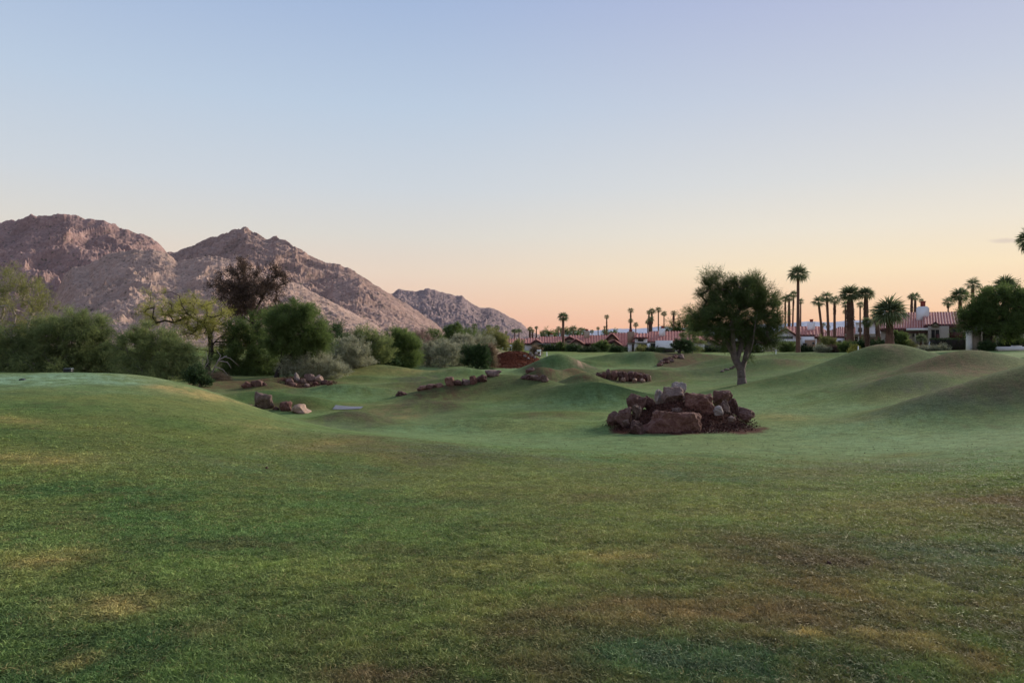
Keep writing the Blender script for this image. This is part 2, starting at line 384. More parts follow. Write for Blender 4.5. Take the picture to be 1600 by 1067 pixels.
M['lf_mes'] = leafmat('mesquite_leaf', (.085, .115, .045), (.27, .315, .115), .5, (.37, .35, .14))
M['lf_oliv'] = leafmat('olive_leaf', (0.122, 0.136, 0.047), (0.377, 0.362, 0.125), .3, (0.566, 0.453, 0.151))
M['lf_yel'] = leafmat('palo_verde_leaf', (0.189, 0.200, 0.049), (0.510, 0.471, 0.117), .3, (0.679, 0.544, 0.167))
M['lf_green'] = leafmat('green_leaf', (.055, .092, .026), (.185, .245, .075), .5)
M['lf_dark'] = leafmat('dark_leaf', (0.026, 0.049, 0.020), (0.087, 0.138, 0.048), .25)
M['lf_sage'] = leafmat('sage_leaf', (0.153, 0.162, 0.101), (0.477, 0.468, 0.311), .2, (0.651, 0.569, 0.404))
M['lf_brown'] = leafmat('dry_brown_leaf', (0.072, 0.051, 0.041), (0.189, 0.123, 0.087), .2)
M['lf_tan'] = leafmat('tan_dry_grass', (.16, .11, .07), (.33, .25, .16), .2)
M['lf_pink'] = leafmat('dead_pink_twigs', (0.189, 0.131, 0.109), (0.435, 0.304, 0.246), .2)
M['lf_lone'] = leafmat('lone_tree_leaf', (0.026, 0.044, 0.013), (0.120, 0.161, 0.053), .3, (0.180, 0.196, 0.077))
M['lf_hedge'] = leafmat('hedge_leaf', (.022, .036, .014), (.065, .095, .035), .2)
M['palm'] = leafmat('palm_frond', (.055, .080, .035), (.19, .225, .115), .42)
M['palm_dry'] = simple('dry_palm_skirt', (.10, .055, .038), .9, .4, 6, .4, 20)
M['bark'] = simple('grey_brown_bark', (.13, .10, .085), .9, .35, 5, .5, 22)
M['bark_d'] = simple('dark_bark', (.045, .033, .027), .9, .3, 5, .5, 22)
M['bark_p'] = simple('pale_dead_wood', (.33, .27, .24), .9, .2, 5, .3, 22)
M['bark_palm'] = simple('palm_bark', (.16, .085, .06), .9, .3, 2.5, .5, 14)
# ------------------------------------------------------------------ ground colour (turf, dead grass, dew, mulch and sand, with mound shade painted in)
GREEN, OLIVE, DKGRN, DEW, BROWN, GOLD, MULCH, REDM, TAN, GREYB, COOL, MINT = ((.120, .175, .048), (.170, .176, .054), (.060, .112, .036), (.165, .25, .115), (.125, .088, .046), (.38, .28, .11),
    (.085, .036, .026), (.150, .045, .024), (.36, .235, .17), (.090, .088, .055), (.090, .125, .066), (.25, .37, .24))
# colour, px, py, half width px, half height px, depth guess, strength, tilt
PAINT = [
    # foreground
    (DKGRN, 60, 960, 190, 60, 4.5, .55), (DKGRN, 130, 1040, 260, 50, 3.6, .75), (OLIVE, 60, 880, 130, 34, 6, .5), (GOLD, 110, 872, 40, 14, 6, .45), (DKGRN, 500, 800, 420, 46, 9, .35), (DKGRN, 240, 760, 300, 40, 11, .5),
    (GOLD, 200, 945, 85, 26, 5, .38), (GOLD, 110, 1040, 26, 12, 3.7, .5), (BROWN, 330, 985, 40, 14, 4.5, .6), (DKGRN, 410, 960, 160, 40, 4.8, .35), (OLIVE, 500, 1010, 130, 40, 4, .4),
    (BROWN, 560, 1055, 120, 22, 3.5, .65), (OLIVE, 760, 900, 260, 50, 5.5, .5), (BROWN, 820, 1040, 130, 34, 3.8, .55), (BROWN, 880, 985, 150, 26, 4.5, .4), (OLIVE, 1000, 880, 170, 34, 6, .5),
    (GOLD, 980, 876, 60, 10, 6, .3), (BROWN, 1130, 960, 190, 34, 5, .45), (GOLD, 1120, 975, 110, 20, 4.6, .30), (BROWN, 1420, 990, 230, 40, 4.5, .40), (GOLD, 1420, 1000, 90, 14, 4.3, .35), (GOLD, 1270, 995, 26, 7, 4.4, .6),
    (BROWN, 1330, 878, 70, 6, 6, .9), (DKGRN, 1340, 850, 200, 26, 6.5, .4), (BROWN, 1250, 860, 220, 40, 6.2, .5), (BROWN, 1400, 900, 220, 40, 5.7, .35), (OLIVE, 1480, 930, 160, 30, 5.2, .55), (GREYB, 1540, 925, 70, 24, 5.5, .5),
    (DKGRN, 1150, 1035, 200, 36, 3.8, .95), (COOL, 1150, 1030, 170, 30, 3.8, .4), (COOL, 1540, 870, 130, 30, 6, .5), (BROWN, 1590, 790, 110, 34, 9.5, .75), (MULCH, 1620, 775, 60, 22, 10, .45), (BROWN, 1500, 790, 140, 30, 9, .35),
    (BROWN, 880, 780, 200, 14, 9.5, .3), (OLIVE, 1150, 790, 260, 22, 9, .5), (OLIVE, 1400, 760, 200, 14, 12, .4), (BROWN, 1270, 735, 150, 10, 15, .38), (COOL, 1100, 745, 150, 12, 14, .4),
    (DKGRN, 1050, 712, 120, 10, 20, .25),
    # left hill
    (GOLD, 90, 716, 95, 13, 13, .50), (OLIVE, 60, 700, 140, 26, 14, .45), (DKGRN, 150, 690, 240, 16, 15, .4), (OLIVE, 60, 655, 100, 14, 18, .45), (GOLD, 20, 655, 40, 5, 18, .4), (OLIVE, 120, 622, 120, 9, 22, .5),
    (DKGRN, 220, 655, 190, 13, 18, .35), (OLIVE, 420, 700, 160, 24, 16, .45), (GOLD, 275, 607, 50, 6, 28, 1.1), (GOLD, 325, 619, 44, 5, 27, 1.0), (GOLD, 225, 590, 40, 5, 28, .35), (OLIVE, 350, 640, 90, 14, 24, .8), (OLIVE, 240, 625, 160, 12, 24, .5),
    (GOLD, 420, 668, 55, 9, 23, .35), (OLIVE, 500, 690, 90, 14, 21, .5), (GOLD, 520, 692, 36, 9, 21, .6), (BROWN, 560, 686, 70, 8, 21, .55), (GOLD, 600, 706, 40, 9, 20, .4), (BROWN, 640, 696, 110, 10, 20.5, .6),
    (GREYB, 730, 705, 120, 14, 19, .75), (BROWN, 670, 720, 60, 10, 18, .35), (COOL, 480, 740, 220, 16, 14, .35),
    (MINT, 60, 590, 150, 7, 29, .95),
    # valley floor : dew
    (DEW, 900, 700, 330, 16, 24, .55), (DEW, 1450, 690, 260, 20, 24, .85), (DEW, 1560, 705, 180, 22, 22, .5), (DEW, 1080, 690, 240, 14, 26, .45), (DEW, 640, 670, 120, 9, 31, .8), (DEW, 740, 665, 110, 6, 32, .5), (OLIVE, 800, 668, 90, 5, 31, .5),
    (DEW, 820, 625, 180, 12, 44, .25), (DEW, 900, 632, 120, 6, 40, .6), (OLIVE, 1210, 652, 60, 9, 34, .85), (GOLD, 1225, 650, 36, 5, 34, .45), (GOLD, 1340, 657, 50, 4, 33, .3), (OLIVE, 1120, 690, 120, 10, 26, .4),
    (BROWN, 850, 650, 60, 6, 37, .55), (GREYB, 640, 634, 70, 8, 42, .8), (GREYB, 545, 648, 55, 7, 36, .85), (BROWN, 540, 652, 40, 5, 36, .4), (GOLD, 640, 652, 22, 3, 34, .5),
    (DEW, 760, 578, 110, 6, 86, .9), (DEW, 860, 580, 70, 5, 82, .55), (DEW, 540, 612, 90, 6, 52, .5), (DEW, 590, 622, 80, 4, 50, .5), (DEW, 480, 608, 90, 6, 55, .3), (DEW, 1010, 588, 60, 5, 70, .2), (DEW, 1040, 573, 50, 6, 80, .7), (DEW, 1110, 592, 70, 9, 64, .25),
    (DEW, 1180, 630, 90, 12, 38, .6), (DEW, 1290, 640, 110, 6, 36, .6), (OLIVE, 1400, 618, 130, 7, 38, .6), (DEW, 1180, 606, 50, 6, 54, .4),
    # mounds with dead turf; their shaded faces are painted dark green and grey
    (GOLD, 640, 580, 40, 3.5, 74, .85), (GOLD, 555, 580, 36, 5, 75, .5), (OLIVE, 590, 578, 70, 8, 75, .8), (GREYB, 655, 594, 40, 6, 65, .85), (BROWN, 770, 602, 80, 10, 50, .45), (BROWN, 840, 610, 60, 7, 47, .3), (BROWN, 850, 584, 28, 8, 63, .8), (BROWN, 900, 580, 26, 6, 63, 1), (MULCH, 898, 580, 18, 5, 63, .4), (BROWN, 910, 589, 26, 6, 58, .9),
    (MULCH, 912, 589, 16, 4, 58, .35), (GREYB, 1030, 556, 36, 7, 91, .5), (BROWN, 1010, 597, 70, 6, 66, .75), (GREYB, 920, 570, 16, 3, 88, .8), (BROWN, 1095, 560, 50, 10, 93, .85), (BROWN, 1060, 572, 34, 6, 88, .9), (MULCH, 1060, 567, 34, 8, 90, .6), (GREYB, 1110, 579, 50, 8, 71, .8),
    (BROWN, 1165, 585, 36, 9, 70, .5), (DKGRN, 1250, 575, 110, 14, 62, .6), (DKGRN, 1350, 570, 100, 20, 55, .75), (DKGRN, 1280, 600, 120, 12, 48, .55), (BROWN, 1385, 541, 28, 4, 56, .95), (TAN, 1385, 540, 16, 2.5, 56, .5), (BROWN, 1232, 565, 22, 4, 80, .8), (BROWN, 1240, 572, 30, 6, 60, .4),
    (DKGRN, 1340, 575, 90, 18, 55, .7), (DKGRN, 1420, 600, 110, 14, 42, .8), (DKGRN, 1500, 640, 130, 16, 34, .45), (DKGRN, 925, 605, 60, 8, 45, .5), (DKGRN, 872, 562, 36, 8, 76, .7), (DKGRN, 980, 560, 60, 6, 95, .6), (DKGRN, 730, 582, 45, 5, 71, .6), (DKGRN, 1130, 575, 60, 10, 72, .5), (DKGRN, 1190, 595, 50, 10, 58, .5), (DKGRN, 760, 612, 90, 9, 47, .4), (DKGRN, 430, 617, 60, 7, 45, .5),
    (BROWN, 1440, 565, 70, 4, 46, .85), (BROWN, 1480, 572, 80, 14, 45, .75), (GREYB, 1400, 590, 60, 8, 43, .6), (BROWN, 1530, 575, 40, 9, 44, .55), (GREYB, 1540, 620, 150, 22, 33, .85), (BROWN, 1580, 600, 110, 16, 33, .5), (COOL, 1420, 640, 90, 9, 33, .8), (DKGRN, 1580, 650, 100, 10, 30, .5),
    (OLIVE, 1415, 711, 60, 3, 20.5, .8), (GREYB, 1400, 728, 130, 9, 17, .45), (DEW, 1540, 548, 60, 5, 80, .3), (OLIVE, 1500, 548, 50, 4, 80, .4), (GOLD, 590, 646, 40, 3, 35, .3),
    # bare ground
    (MULCH, 372, 604, 70, 8, 62, 1), (BROWN, 350, 598, 60, 9, 66, .9), (MULCH, 482, 594, 42, 9, 62, 1), (MULCH, 480, 603, 38, 5, 60, .7), (MULCH, 435, 636, 48, 5, 38, .9), (REDM, 803, 558, 48, 17, 93, 1), (REDM, 803, 552, 48, 9, 97, 1), (TAN, 745, 545, 62, 14, 110, 1), (TAN, 700, 548, 40, 6, 104, .6), (TAN, 905, 567, 13, 3.5, 90, .9),
    (MULCH, 958, 586, 30, 8, 69, .9), (MULCH, 1000, 586, 24, 8, 69, 1), (MULCH, 1068, 656, 112, 23, 31, 1), (MULCH, 1060, 640, 96, 20, 32, 1), (MULCH, 695, 603, 60, 5, 49, .6), (MULCH, 640, 609, 30, 4, 49, .5), (MULCH, 845, 590, 30, 5, 58, .8), (MULCH, 828, 577, 16, 4, 62, .7),
    (BROWN, 650, 562, 80, 7, 90, .5), (BROWN, 250, 570, 300, 20, 72, .8),
]
HARD = {(MULCH, 1068), (MULCH, 1060)}


def _prep():
    out = []
    for p in PAINT:
        c, px, py, rx, ry, Y, s = p
        Y0 = hit(px, py, Y); Yn = hit(px, py + ry, Y); Yf = hit(px, py - ry, Y) if py - ry > 540 else Y0 * 1.06
        d = max(abs(Y0 - Yn), abs(Yf - Y0), rx / F * Y0 * .35); d = min(d, rx / F * Y0 * 2.2 + .5)
        out.append((np.array(c), X_(px, Y0), Y0, rx / F * Y0, d, s, (c, px) in HARD or c in (REDM,)))
    return out


_PP = _prep()


def ground_col(x, y):
    x = np.asarray(x, float); y = np.asarray(y, float); n = len(x)
    R = np.hypot(x, y); sc = np.clip(R / 25, .25, 3)
    a = fbm(x / 2.7, y / 2.7, 5, 21); b = fbm(x / 9, y / 9, 4, 33); d = fbm(x / .7, y / .7, 4, 41); e = fbm(x / .22, y / .22, 3, 45)
    col = np.array(GREEN)[None].repeat(n, 0)
    def mix(col, c, k): k = np.clip(k, 0, 1)[:, None]; return col * (1 - k) + np.array(c)[None] * k
    col = mix(col, OLIVE, np.clip(.35 + 1.1 * b + .9 * a, 0, .75)); col = mix(col, DKGRN, np.clip(-.15 - 1.3 * a + .5 * d, 0, .6))
    far = np.clip((R - 14) / 12, 0, 1) * np.clip((140 - R) / 60, 0, 1); col = mix(col, DEW, far * (.02 + .4 * np.clip(b + .05, 0, .6)))
    col = mix(col, BROWN, np.clip(.7 * a * d * 4, 0, .35))
    # mown hollows hold the dew; mound shade is painted in as darker turf
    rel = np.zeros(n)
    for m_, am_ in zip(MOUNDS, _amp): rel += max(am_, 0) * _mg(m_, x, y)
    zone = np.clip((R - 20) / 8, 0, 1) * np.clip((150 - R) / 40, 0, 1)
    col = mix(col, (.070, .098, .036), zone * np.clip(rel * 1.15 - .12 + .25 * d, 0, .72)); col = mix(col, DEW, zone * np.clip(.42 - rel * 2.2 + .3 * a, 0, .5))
    col = mix(col, (.20, .125, .055), np.clip((x + 1.0) / 2.5, 0, 1) * np.clip((11 - R) / 5, 0, 1) * np.clip(.12 + 1.3 * fbm(x / .5, y / .5, 4, 91) + .9 * fbm(x / 1.9, y / 1.9, 3, 92), 0, .75))
    col = mix(col, (.05, .04, .025), np.clip((9 - R) / 4, 0, 1) * np.clip(2.6 * fbm(x / .09, y / .12, 3, 95) - .55 + .9 * fbm(x / 1.4, y / 1.4, 3, 96), 0, .7))
    wx = fbm(x / 2.3, y / 2.3, 4, 61); wy = fbm(x / 2.3 + 9, y / 2.3 + 4, 4, 62)
    for c, cx, cy, sx, sy, s, hard in _PP:
        m = (np.abs(x - cx) < sx * 3.2) & (np.abs(y - cy) < sy * 3.2)
        if not m.any(): continue
        u = (x[m] - cx) / sx + wx[m] * (.5 if hard else .9); v = (y[m] - cy) / sy + wy[m] * (.5 if hard else .9)
        r2 = u * u + v * v
        if hard: k = s * np.clip((1.12 - np.sqrt(r2) + .12 * d[m]) / .16, 0, 1)
        else: k = s * np.exp(-(r2) * .9) * np.clip(1 + 1.1 * d[m] + .8 * e[m], 0.1, 1.6)
        if not hard: k = k * np.clip(1.5 - np.hypot(cx, cy) / 30, .82, 1.45)
        k = np.clip(k, 0, 1)[:, None]; col[m] = col[m] * (1 - k) + c[None] * k
    col *= (1 + .16 * d + .10 * e)[:, None]
    k = np.clip((R - 250) / 200, 0, 1)[:, None]; col = col * (1 - k) + np.array((.20, .15, .11))[None] * k
    return np.clip(col, .008, 1)


def turf_mat():
    m, nt, b = mat_new('turf'); b.inputs['Roughness'].default_value = .9; b.inputs['Specular IOR Level'].default_value = .04
    at = nt.nodes.new('ShaderNodeAttribute'); at.attribute_name = 'col'
    n1 = nz(nt, 14, 8, .8, 'World'); r1 = ramp_node(nt, [(.33, (.45, .45, .42, 1)), (.5, (.95, .96, .92, 1)), (.66, (1.5, 1.5, 1.4, 1))], 0, 0); nt.links.new(n1.outputs[0], r1.inputs[0])
    n3 = nz(nt, 2.6, 9, .82, 'World', (.75, 1.3, 1)); r3 = ramp_node(nt, [(.32, (.58, .61, .58, 1)), (.5, (1, 1, 1, 1)), (.68, (1.35, 1.33, 1.26, 1))], 0, 0); nt.links.new(n3.outputs[0], r3.inputs[0])
    mu = nt.nodes.new('ShaderNodeMix'); mu.data_type = 'RGBA'; mu.blend_type = 'MULTIPLY'; mu.inputs[0].default_value = 1
    mv = nt.nodes.new('ShaderNodeMix'); mv.data_type = 'RGBA'; mv.blend_type = 'MULTIPLY'; mv.inputs[0].default_value = 1
    nt.links.new(at.outputs['Color'], mu.inputs[6]); nt.links.new(r1.outputs[0], mu.inputs[7]); nt.links.new(mu.outputs[2], mv.inputs[6]); nt.links.new(r3.outputs[0], mv.inputs[7])
    nt.links.new(mv.outputs[2], b.inputs['Base Color'])
    n2 = nz(nt, 9, 9, .8, 'World'); bp = nt.nodes.new('ShaderNodeBump'); bp.inputs['Strength'].default_value = .85; bp.inputs['Distance'].default_value = .06
    nt.links.new(n2.outputs[0], bp.inputs['Height'])
    n4 = nz(nt, 2.4, 8, .78, 'World', (.7, 1.5, 1)); b2 = nt.nodes.new('ShaderNodeBump'); b2.inputs['Strength'].default_value = .8; b2.inputs['Distance'].default_value = .11
    nt.links.new(n4.outputs[0], b2.inputs['Height']); nt.links.new(bp.outputs[0], b2.inputs['Normal']); nt.links.new(b2.outputs[0], b.inputs['Normal'])
    
    return m


def build_ground():
    az = np.concatenate([np.arange(-180, -70, 5), np.arange(-70, -38, .8), np.arange(-38, 38, .14), np.arange(38, 70, .8), np.arange(70, 180, 5)]) * PI / 180
    R = np.concatenate([[.5, .8, 1.2, 1.6, 1.9], np.exp(np.arange(math.log(2.1), math.log(135), .0112)), np.exp(np.arange(math.log(136), math.log(17000), .08)), [17000]])
    A, RR = np.meshgrid(az, R); x = (RR * np.sin(A)).ravel(); y = (RR * np.cos(A)).ravel()
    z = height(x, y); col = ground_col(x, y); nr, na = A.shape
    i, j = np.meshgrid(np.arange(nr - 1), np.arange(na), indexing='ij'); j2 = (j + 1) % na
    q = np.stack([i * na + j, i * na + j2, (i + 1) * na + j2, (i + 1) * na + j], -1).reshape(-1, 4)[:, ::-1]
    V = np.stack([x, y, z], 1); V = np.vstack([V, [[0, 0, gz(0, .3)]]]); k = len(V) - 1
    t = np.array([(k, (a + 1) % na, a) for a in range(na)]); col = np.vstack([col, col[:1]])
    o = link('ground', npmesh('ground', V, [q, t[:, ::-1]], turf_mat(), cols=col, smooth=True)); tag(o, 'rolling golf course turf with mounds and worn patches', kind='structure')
    return o


build_ground()


# ------------------------------------------------------------------ near grass : blades instanced on a cloud of points
def build_grass():
    m, nt, b = mat_new('grass_blade'); b.inputs['Roughness'].default_value = .65; b.inputs['Specular IOR Level'].default_value = .2
    at = nt.nodes.new('ShaderNodeAttribute'); at.attribute_name = 'col'; at.attribute_type = 'INSTANCER'
    at2 = nt.nodes.new('ShaderNodeAttribute'); at2.attribute_name = 'tint'
    r = ramp_node(nt, [(0, (.70, .70, .62, 1)), (.6, (1.1, 1.1, 1.05, 1)), (1, (1.5, 1.4, 1.25, 1))], 0, 0); nt.links.new(at2.outputs['Fac'], r.inputs[0])
    mu = nt.nodes.new('ShaderNodeMix'); mu.data_type = 'RGBA'; mu.blend_type = 'MULTIPLY'; mu.inputs[0].default_value = 1
    nt.links.new(at.outputs['Color'], mu.inputs[6]); nt.links.new(r.outputs[0], mu.inputs[7]); nt.links.new(mu.outputs[2], b.inputs['Base Color'])
    tr = nt.nodes.new('ShaderNodeBsdfTranslucent'); nt.links.new(mu.outputs[2], tr.inputs[0]); ms = nt.nodes.new('ShaderNodeMixShader'); ms.inputs[0].default_value = .2
    out = [n for n in nt.nodes if n.type == 'OUTPUT_MATERIAL'][0]; nt.links.new(b.outputs[0], ms.inputs[1]); nt.links.new(tr.outputs[0], ms.inputs[2]); nt.links.new(ms.outputs[0], out.inputs[0])
    protos = []
    for k in range(5):
        nb = 16; V = []; T = []; ti = []
        for i in range(nb):
            a = random.uniform(0, 2 * PI); r0 = .03 * math.sqrt(random.random()); p = Vector((r0 * math.cos(a), r0 * math.sin(a), -.004))
            ln = random.uniform(.014, .034); dr = Vector((random.gauss(0, .6), random.gauss(0, .6), 1)).normalized(); w = random.uniform(.0015, .0028)
            sd_ = dr.cross(Vector((random.gauss(0, 1), random.gauss(0, 1), .1))).normalized() * w
            mid = p + dr * ln * .55; tip = p + (dr + Vector((random.gauss(0, .4), random.gauss(0, .4), -.25))).normalized() * ln
            s = len(V); V += [p - sd_, p + sd_, mid - sd_ * .8, mid + sd_ * .8, tip]; T += [(s, s + 1, s + 3), (s, s + 3, s + 2), (s + 2, s + 3, s + 4)]
            t0 = random.random() * .5; ti += [t0 * .3, t0 * .3, t0 + .2, t0 + .2, t0 + .5]
        me = npmesh('grass_tuft', [tuple(v) for v in V], [np.array(T)], m, tint=ti); protos.append(bpy.data.objects.new('grass_tuft', me))
    n = 400000
    az = RNG.uniform(-math.radians(46), math.radians(46), n); lr = RNG.uniform(math.log(2.3), math.log(24), n); R = np.exp(lr); x = R * np.sin(az); y = R * np.cos(az)
    clump = fbm(x / .16, y / .16, 3, 71) + .6 * fbm(x / .9, y / .9, 3, 72)
    keep = RNG.random(n) < np.clip(.72 + 1.1 * clump, .12, 1) * np.clip((24 - R) / 17, 0, 1) ** 1.2; x = x[keep]; y = y[keep]; R = R[keep]; clump = clump[keep]; n = len(x)
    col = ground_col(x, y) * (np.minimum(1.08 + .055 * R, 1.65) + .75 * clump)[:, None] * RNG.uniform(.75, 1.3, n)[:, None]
    dry = RNG.random(n) < .06; col[dry] = col[dry] * .4 + np.array((.30, .23, .11)) * .6
    z = height(x, y); me = npmesh('grass', np.stack([x, y, z], 1), [np.zeros((0, 3), int)], None, cols=np.clip(col, .01, 1)) if False else None
    me = bpy.data.meshes.new('grass'); me.vertices.add(n); me.vertices.foreach_set('co', np.stack([x, y, z], 1).astype(np.float32).ravel())
    a = me.attributes.new('col', 'FLOAT_COLOR', 'POINT'); cc = np.ones((n, 4), np.float32); cc[:, :3] = np.clip(col, .01, 1); a.data.foreach_set('color', cc.ravel())
    a = me.attributes.new('sc', 'FLOAT_VECTOR', 'POINT'); s = (.5 + .75 * (R / 3.5) ** .6) * RNG.uniform(.7, 1.3, n); h = s * np.clip(.68 + .7 * clump, .35, 1.2) * (R / 3.5) ** -.5
    a.data.foreach_set('vector', np.stack([s, s, h], 1).astype(np.float32).ravel())
    a = me.attributes.new('rot', 'FLOAT_VECTOR', 'POINT'); a.data.foreach_set('vector', np.stack([RNG.normal(0, .15, n), RNG.normal(0, .15, n), RNG.uniform(0, 6.28, n)], 1).astype(np.float32).ravel())
    o = link('grass', me); me.materials.append(m); tag(o, 'short mown grass blades on the near turf', 'grass', kind='stuff')
    g = bpy.data.node_groups.new('grass_scatter', 'GeometryNodeTree'); g.interface.new_socket('Geometry', in_out='INPUT', socket_type='NodeSocketGeometry'); g.interface.new_socket('Geometry', in_out='OUTPUT', socket_type='NodeSocketGeometry')
    N = g.nodes; L = g.links; gi = N.new('NodeGroupInput'); go = N.new('NodeGroupOutput'); ip = N.new('GeometryNodeInstanceOnPoints'); jn = N.new('GeometryNodeJoinGeometry')
    for p in reversed(protos):
        oi = N.new('GeometryNodeObjectInfo'); oi.inputs['Object'].default_value = p; oi.inputs['As Instance'].default_value = True; L.new(oi.outputs['Geometry'], jn.inputs[0])
    L.new(gi.outputs[0], ip.inputs['Points']); L.new(jn.outputs[0], ip.inputs['Instance']); ip.inputs['Pick Instance'].default_value = True
    def na(nm, ty):
        q = N.new('GeometryNodeInputNamedAttribute'); q.data_type = ty; q.inputs['Name'].default_value = nm; return q.outputs['Attribute']
    L.new(na('sc', 'FLOAT_VECTOR'), ip.inputs['Scale']); L.new(na('rot', 'FLOAT_VECTOR'), ip.inputs['Rotation'])
    L.new(ip.outputs[0], go.inputs[0]); md = o.modifiers.new('scatter', 'NODES'); md.node_group = g


build_grass()


# ------------------------------------------------------------------ mountains
def mtn_mat(name, c1, c2, c3, sc, shrub=(.07, .075, .05), bump=1.0):
    m, nt, b = mat_new(name); b.inputs['Roughness'].default_value = 1; b.inputs['Specular IOR Level'].default_value = .05
    at = nt.nodes.new('ShaderNodeAttribute'); at.attribute_name = 'col'
    n = nz(nt, .11 / sc, 8, .78, 'World'); r = ramp_node(nt, [(.34, (*c1, 1)), (.5, (*c2, 1)), (.64, (*c3, 1))], 0, 0); nt.links.new(n.outputs[0], r.inputs[0])
    mu = nt.nodes.new('ShaderNodeMix'); mu.data_type = 'RGBA'; mu.blend_type = 'MULTIPLY'; mu.inputs[0].default_value = 1; nt.links.new(r.outputs[0], mu.inputs[6]); nt.links.new(at.outputs['Color'], mu.inputs[7])
    g = nt.nodes.new('ShaderNodeNewGeometry'); v = nt.nodes.new('ShaderNodeTexVoronoi'); v.inputs['Scale'].default_value = .075 / sc; nt.links.new(g.outputs['Position'], v.inputs['Vector'])
    vr = ramp_node(nt, [(.12, (.7, .7, .7, 1)), (.30, (0, 0, 0, 1))], 0, 0); nt.links.new(v.outputs['Distance'], vr.inputs[0])
    mx = nt.nodes.new('ShaderNodeMix'); mx.data_type = 'RGBA'; mx.inputs[7].default_value = (*shrub, 1); nt.links.new(vr.outputs[0], mx.inputs[0]); nt.links.new(mu.outputs[2], mx.inputs[6])
    nt.links.new(mx.outputs[2], b.inputs['Base Color'])
    n2 = nz(nt, .05 / sc, 10, .8, 'World'); bp = nt.nodes.new('ShaderNodeBump'); bp.inputs['Strength'].default_value = bump; bp.inputs['Distance'].default_value = 14 * sc
    nt.links.new(n2.outputs[0], bp.inputs['Height']); nt.links.new(bp.outputs[0], b.inputs['Normal'])
    return m


def mountain(name, label, sky, Yr, Yb, mat, seed, nu=520, nt_=170, carve=.30, gul=120., zb=-1, prof=1.05, jag=1.0, tintr=(.9, 1.1), fold=None):
    sky = np.array(sky, float); u = np.linspace(sky[0, 0], sky[-1, 0], nu); top = np.interp(u, sky[:, 0], sky[:, 1])
    yr = np.interp(u, [sky[0, 0], sky[-1, 0]], Yr); yb = np.interp(u, [sky[0, 0], sky[-1, 0]], Yb)
    top = top + jag * 1.6 * fbm(u / 14., u * 0 + seed, 5, seed, gain=.62)
    H = ZC + (HY - top) / F * yr - zb
    t = np.concatenate([np.linspace(0, 1, nt_), np.linspace(1, 1.5, 14)[1:]])
    U, T = np.meshgrid(u, t); YR = yr[None].repeat(len(t), 0); YB = yb[None].repeat(len(t), 0); 
    w_ = int(nu * .05); kr = np.hanning(2 * w_ + 1); kr /= kr.sum(); Hs = np.convolve(np.pad(H, w_, mode='edge'), kr, 'valid'); b_ = np.clip(T, 0, 1) ** 5
    HH = Hs[None] * (1 - b_) + H[None] * b_
    Y = YB + (YR - YB) * T; Xw = (U - CX) / F * Y
    tt = np.clip(T, 0, 1); pr = tt ** prof; back = np.clip((T - 1) / .5, 0, 1); pr = pr * (1 - back * .8)
    # spurs and gullies run down the slope
    wob = fbm(Xw / (gul * 2.2), Y / (gul * 2.2), 4, seed + 3) * gul * 1.5
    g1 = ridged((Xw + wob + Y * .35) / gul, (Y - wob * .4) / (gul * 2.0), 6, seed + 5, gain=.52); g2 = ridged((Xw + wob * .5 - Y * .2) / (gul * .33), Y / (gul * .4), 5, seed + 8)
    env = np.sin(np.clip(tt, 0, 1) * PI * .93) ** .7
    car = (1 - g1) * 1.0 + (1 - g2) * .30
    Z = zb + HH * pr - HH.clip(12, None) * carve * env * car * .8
    Z = Z + env * 5.5 * jag * fbm(Xw / 22, Y / 22, 5, seed + 11, gain=.65) * (yr.mean() / 1800)
    Z = np.where(T <= .001, zb - 8, Z)
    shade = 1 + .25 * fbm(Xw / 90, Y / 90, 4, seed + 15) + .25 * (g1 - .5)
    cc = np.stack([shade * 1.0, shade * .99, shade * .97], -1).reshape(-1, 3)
    V = np.stack([Xw, Y, Z], -1).reshape(-1, 3); nr, na = U.shape
    i, j = np.meshgrid(np.arange(nr - 1), np.arange(na - 1), indexing='ij')
    q = np.stack([i * na + j, i * na + j + 1, (i + 1) * na + j + 1, (i + 1) * na + j], -1).reshape(-1, 4)
    o = link(name, npmesh(name, V, [q], mat, cols=cc, smooth=True)); tag(o, label, kind='structure'); return o


MT1 = mtn_mat('purple_rock_slope', (0.217, 0.138, 0.122), (0.318, 0.206, 0.182), (0.405, 0.279, 0.243), 1.2, bump=.45)
MT2 = mtn_mat('tan_rock_slope', (0.272, 0.181, 0.144), (0.393, 0.272, 0.218), (0.488, 0.354, 0.286), .6, bump=.45)
MT3 = mtn_mat('brown_rock_slope', (0.222, 0.145, 0.121), (0.337, 0.227, 0.188), (0.432, 0.304, 0.254), .95, bump=.45)
MT4 = mtn_mat('grey_rock_slope', (0.209, 0.152, 0.146), (0.298, 0.219, 0.208), (0.379, 0.287, 0.267), 1.8, bump=.6)
MT5 = mtn_mat('far_haze_painted_slope', (.30, .34, .44), (.36, .39, .48), (.40, .42, .50), 20, shrub=(.30, .33, .42), bump=.2)  # distance haze painted into the slope colour as pale blue
mountain('mountain', 'tallest purple brown rocky peak at the far left', [(-260, 420), (-180, 380), (-90, 362), (-30, 352), (0, 343), (30, 335), (48, 326), (58, 330), (80, 326), (100, 325), (115, 329), (135, 338), (160, 337), (172, 342), (190, 347), (215, 358), (228, 362), (245, 372), (262, 388), (300, 400), (360, 440)], (2700, 2700), (1500, 1500), MT1, 3, carve=.22, gul=230)
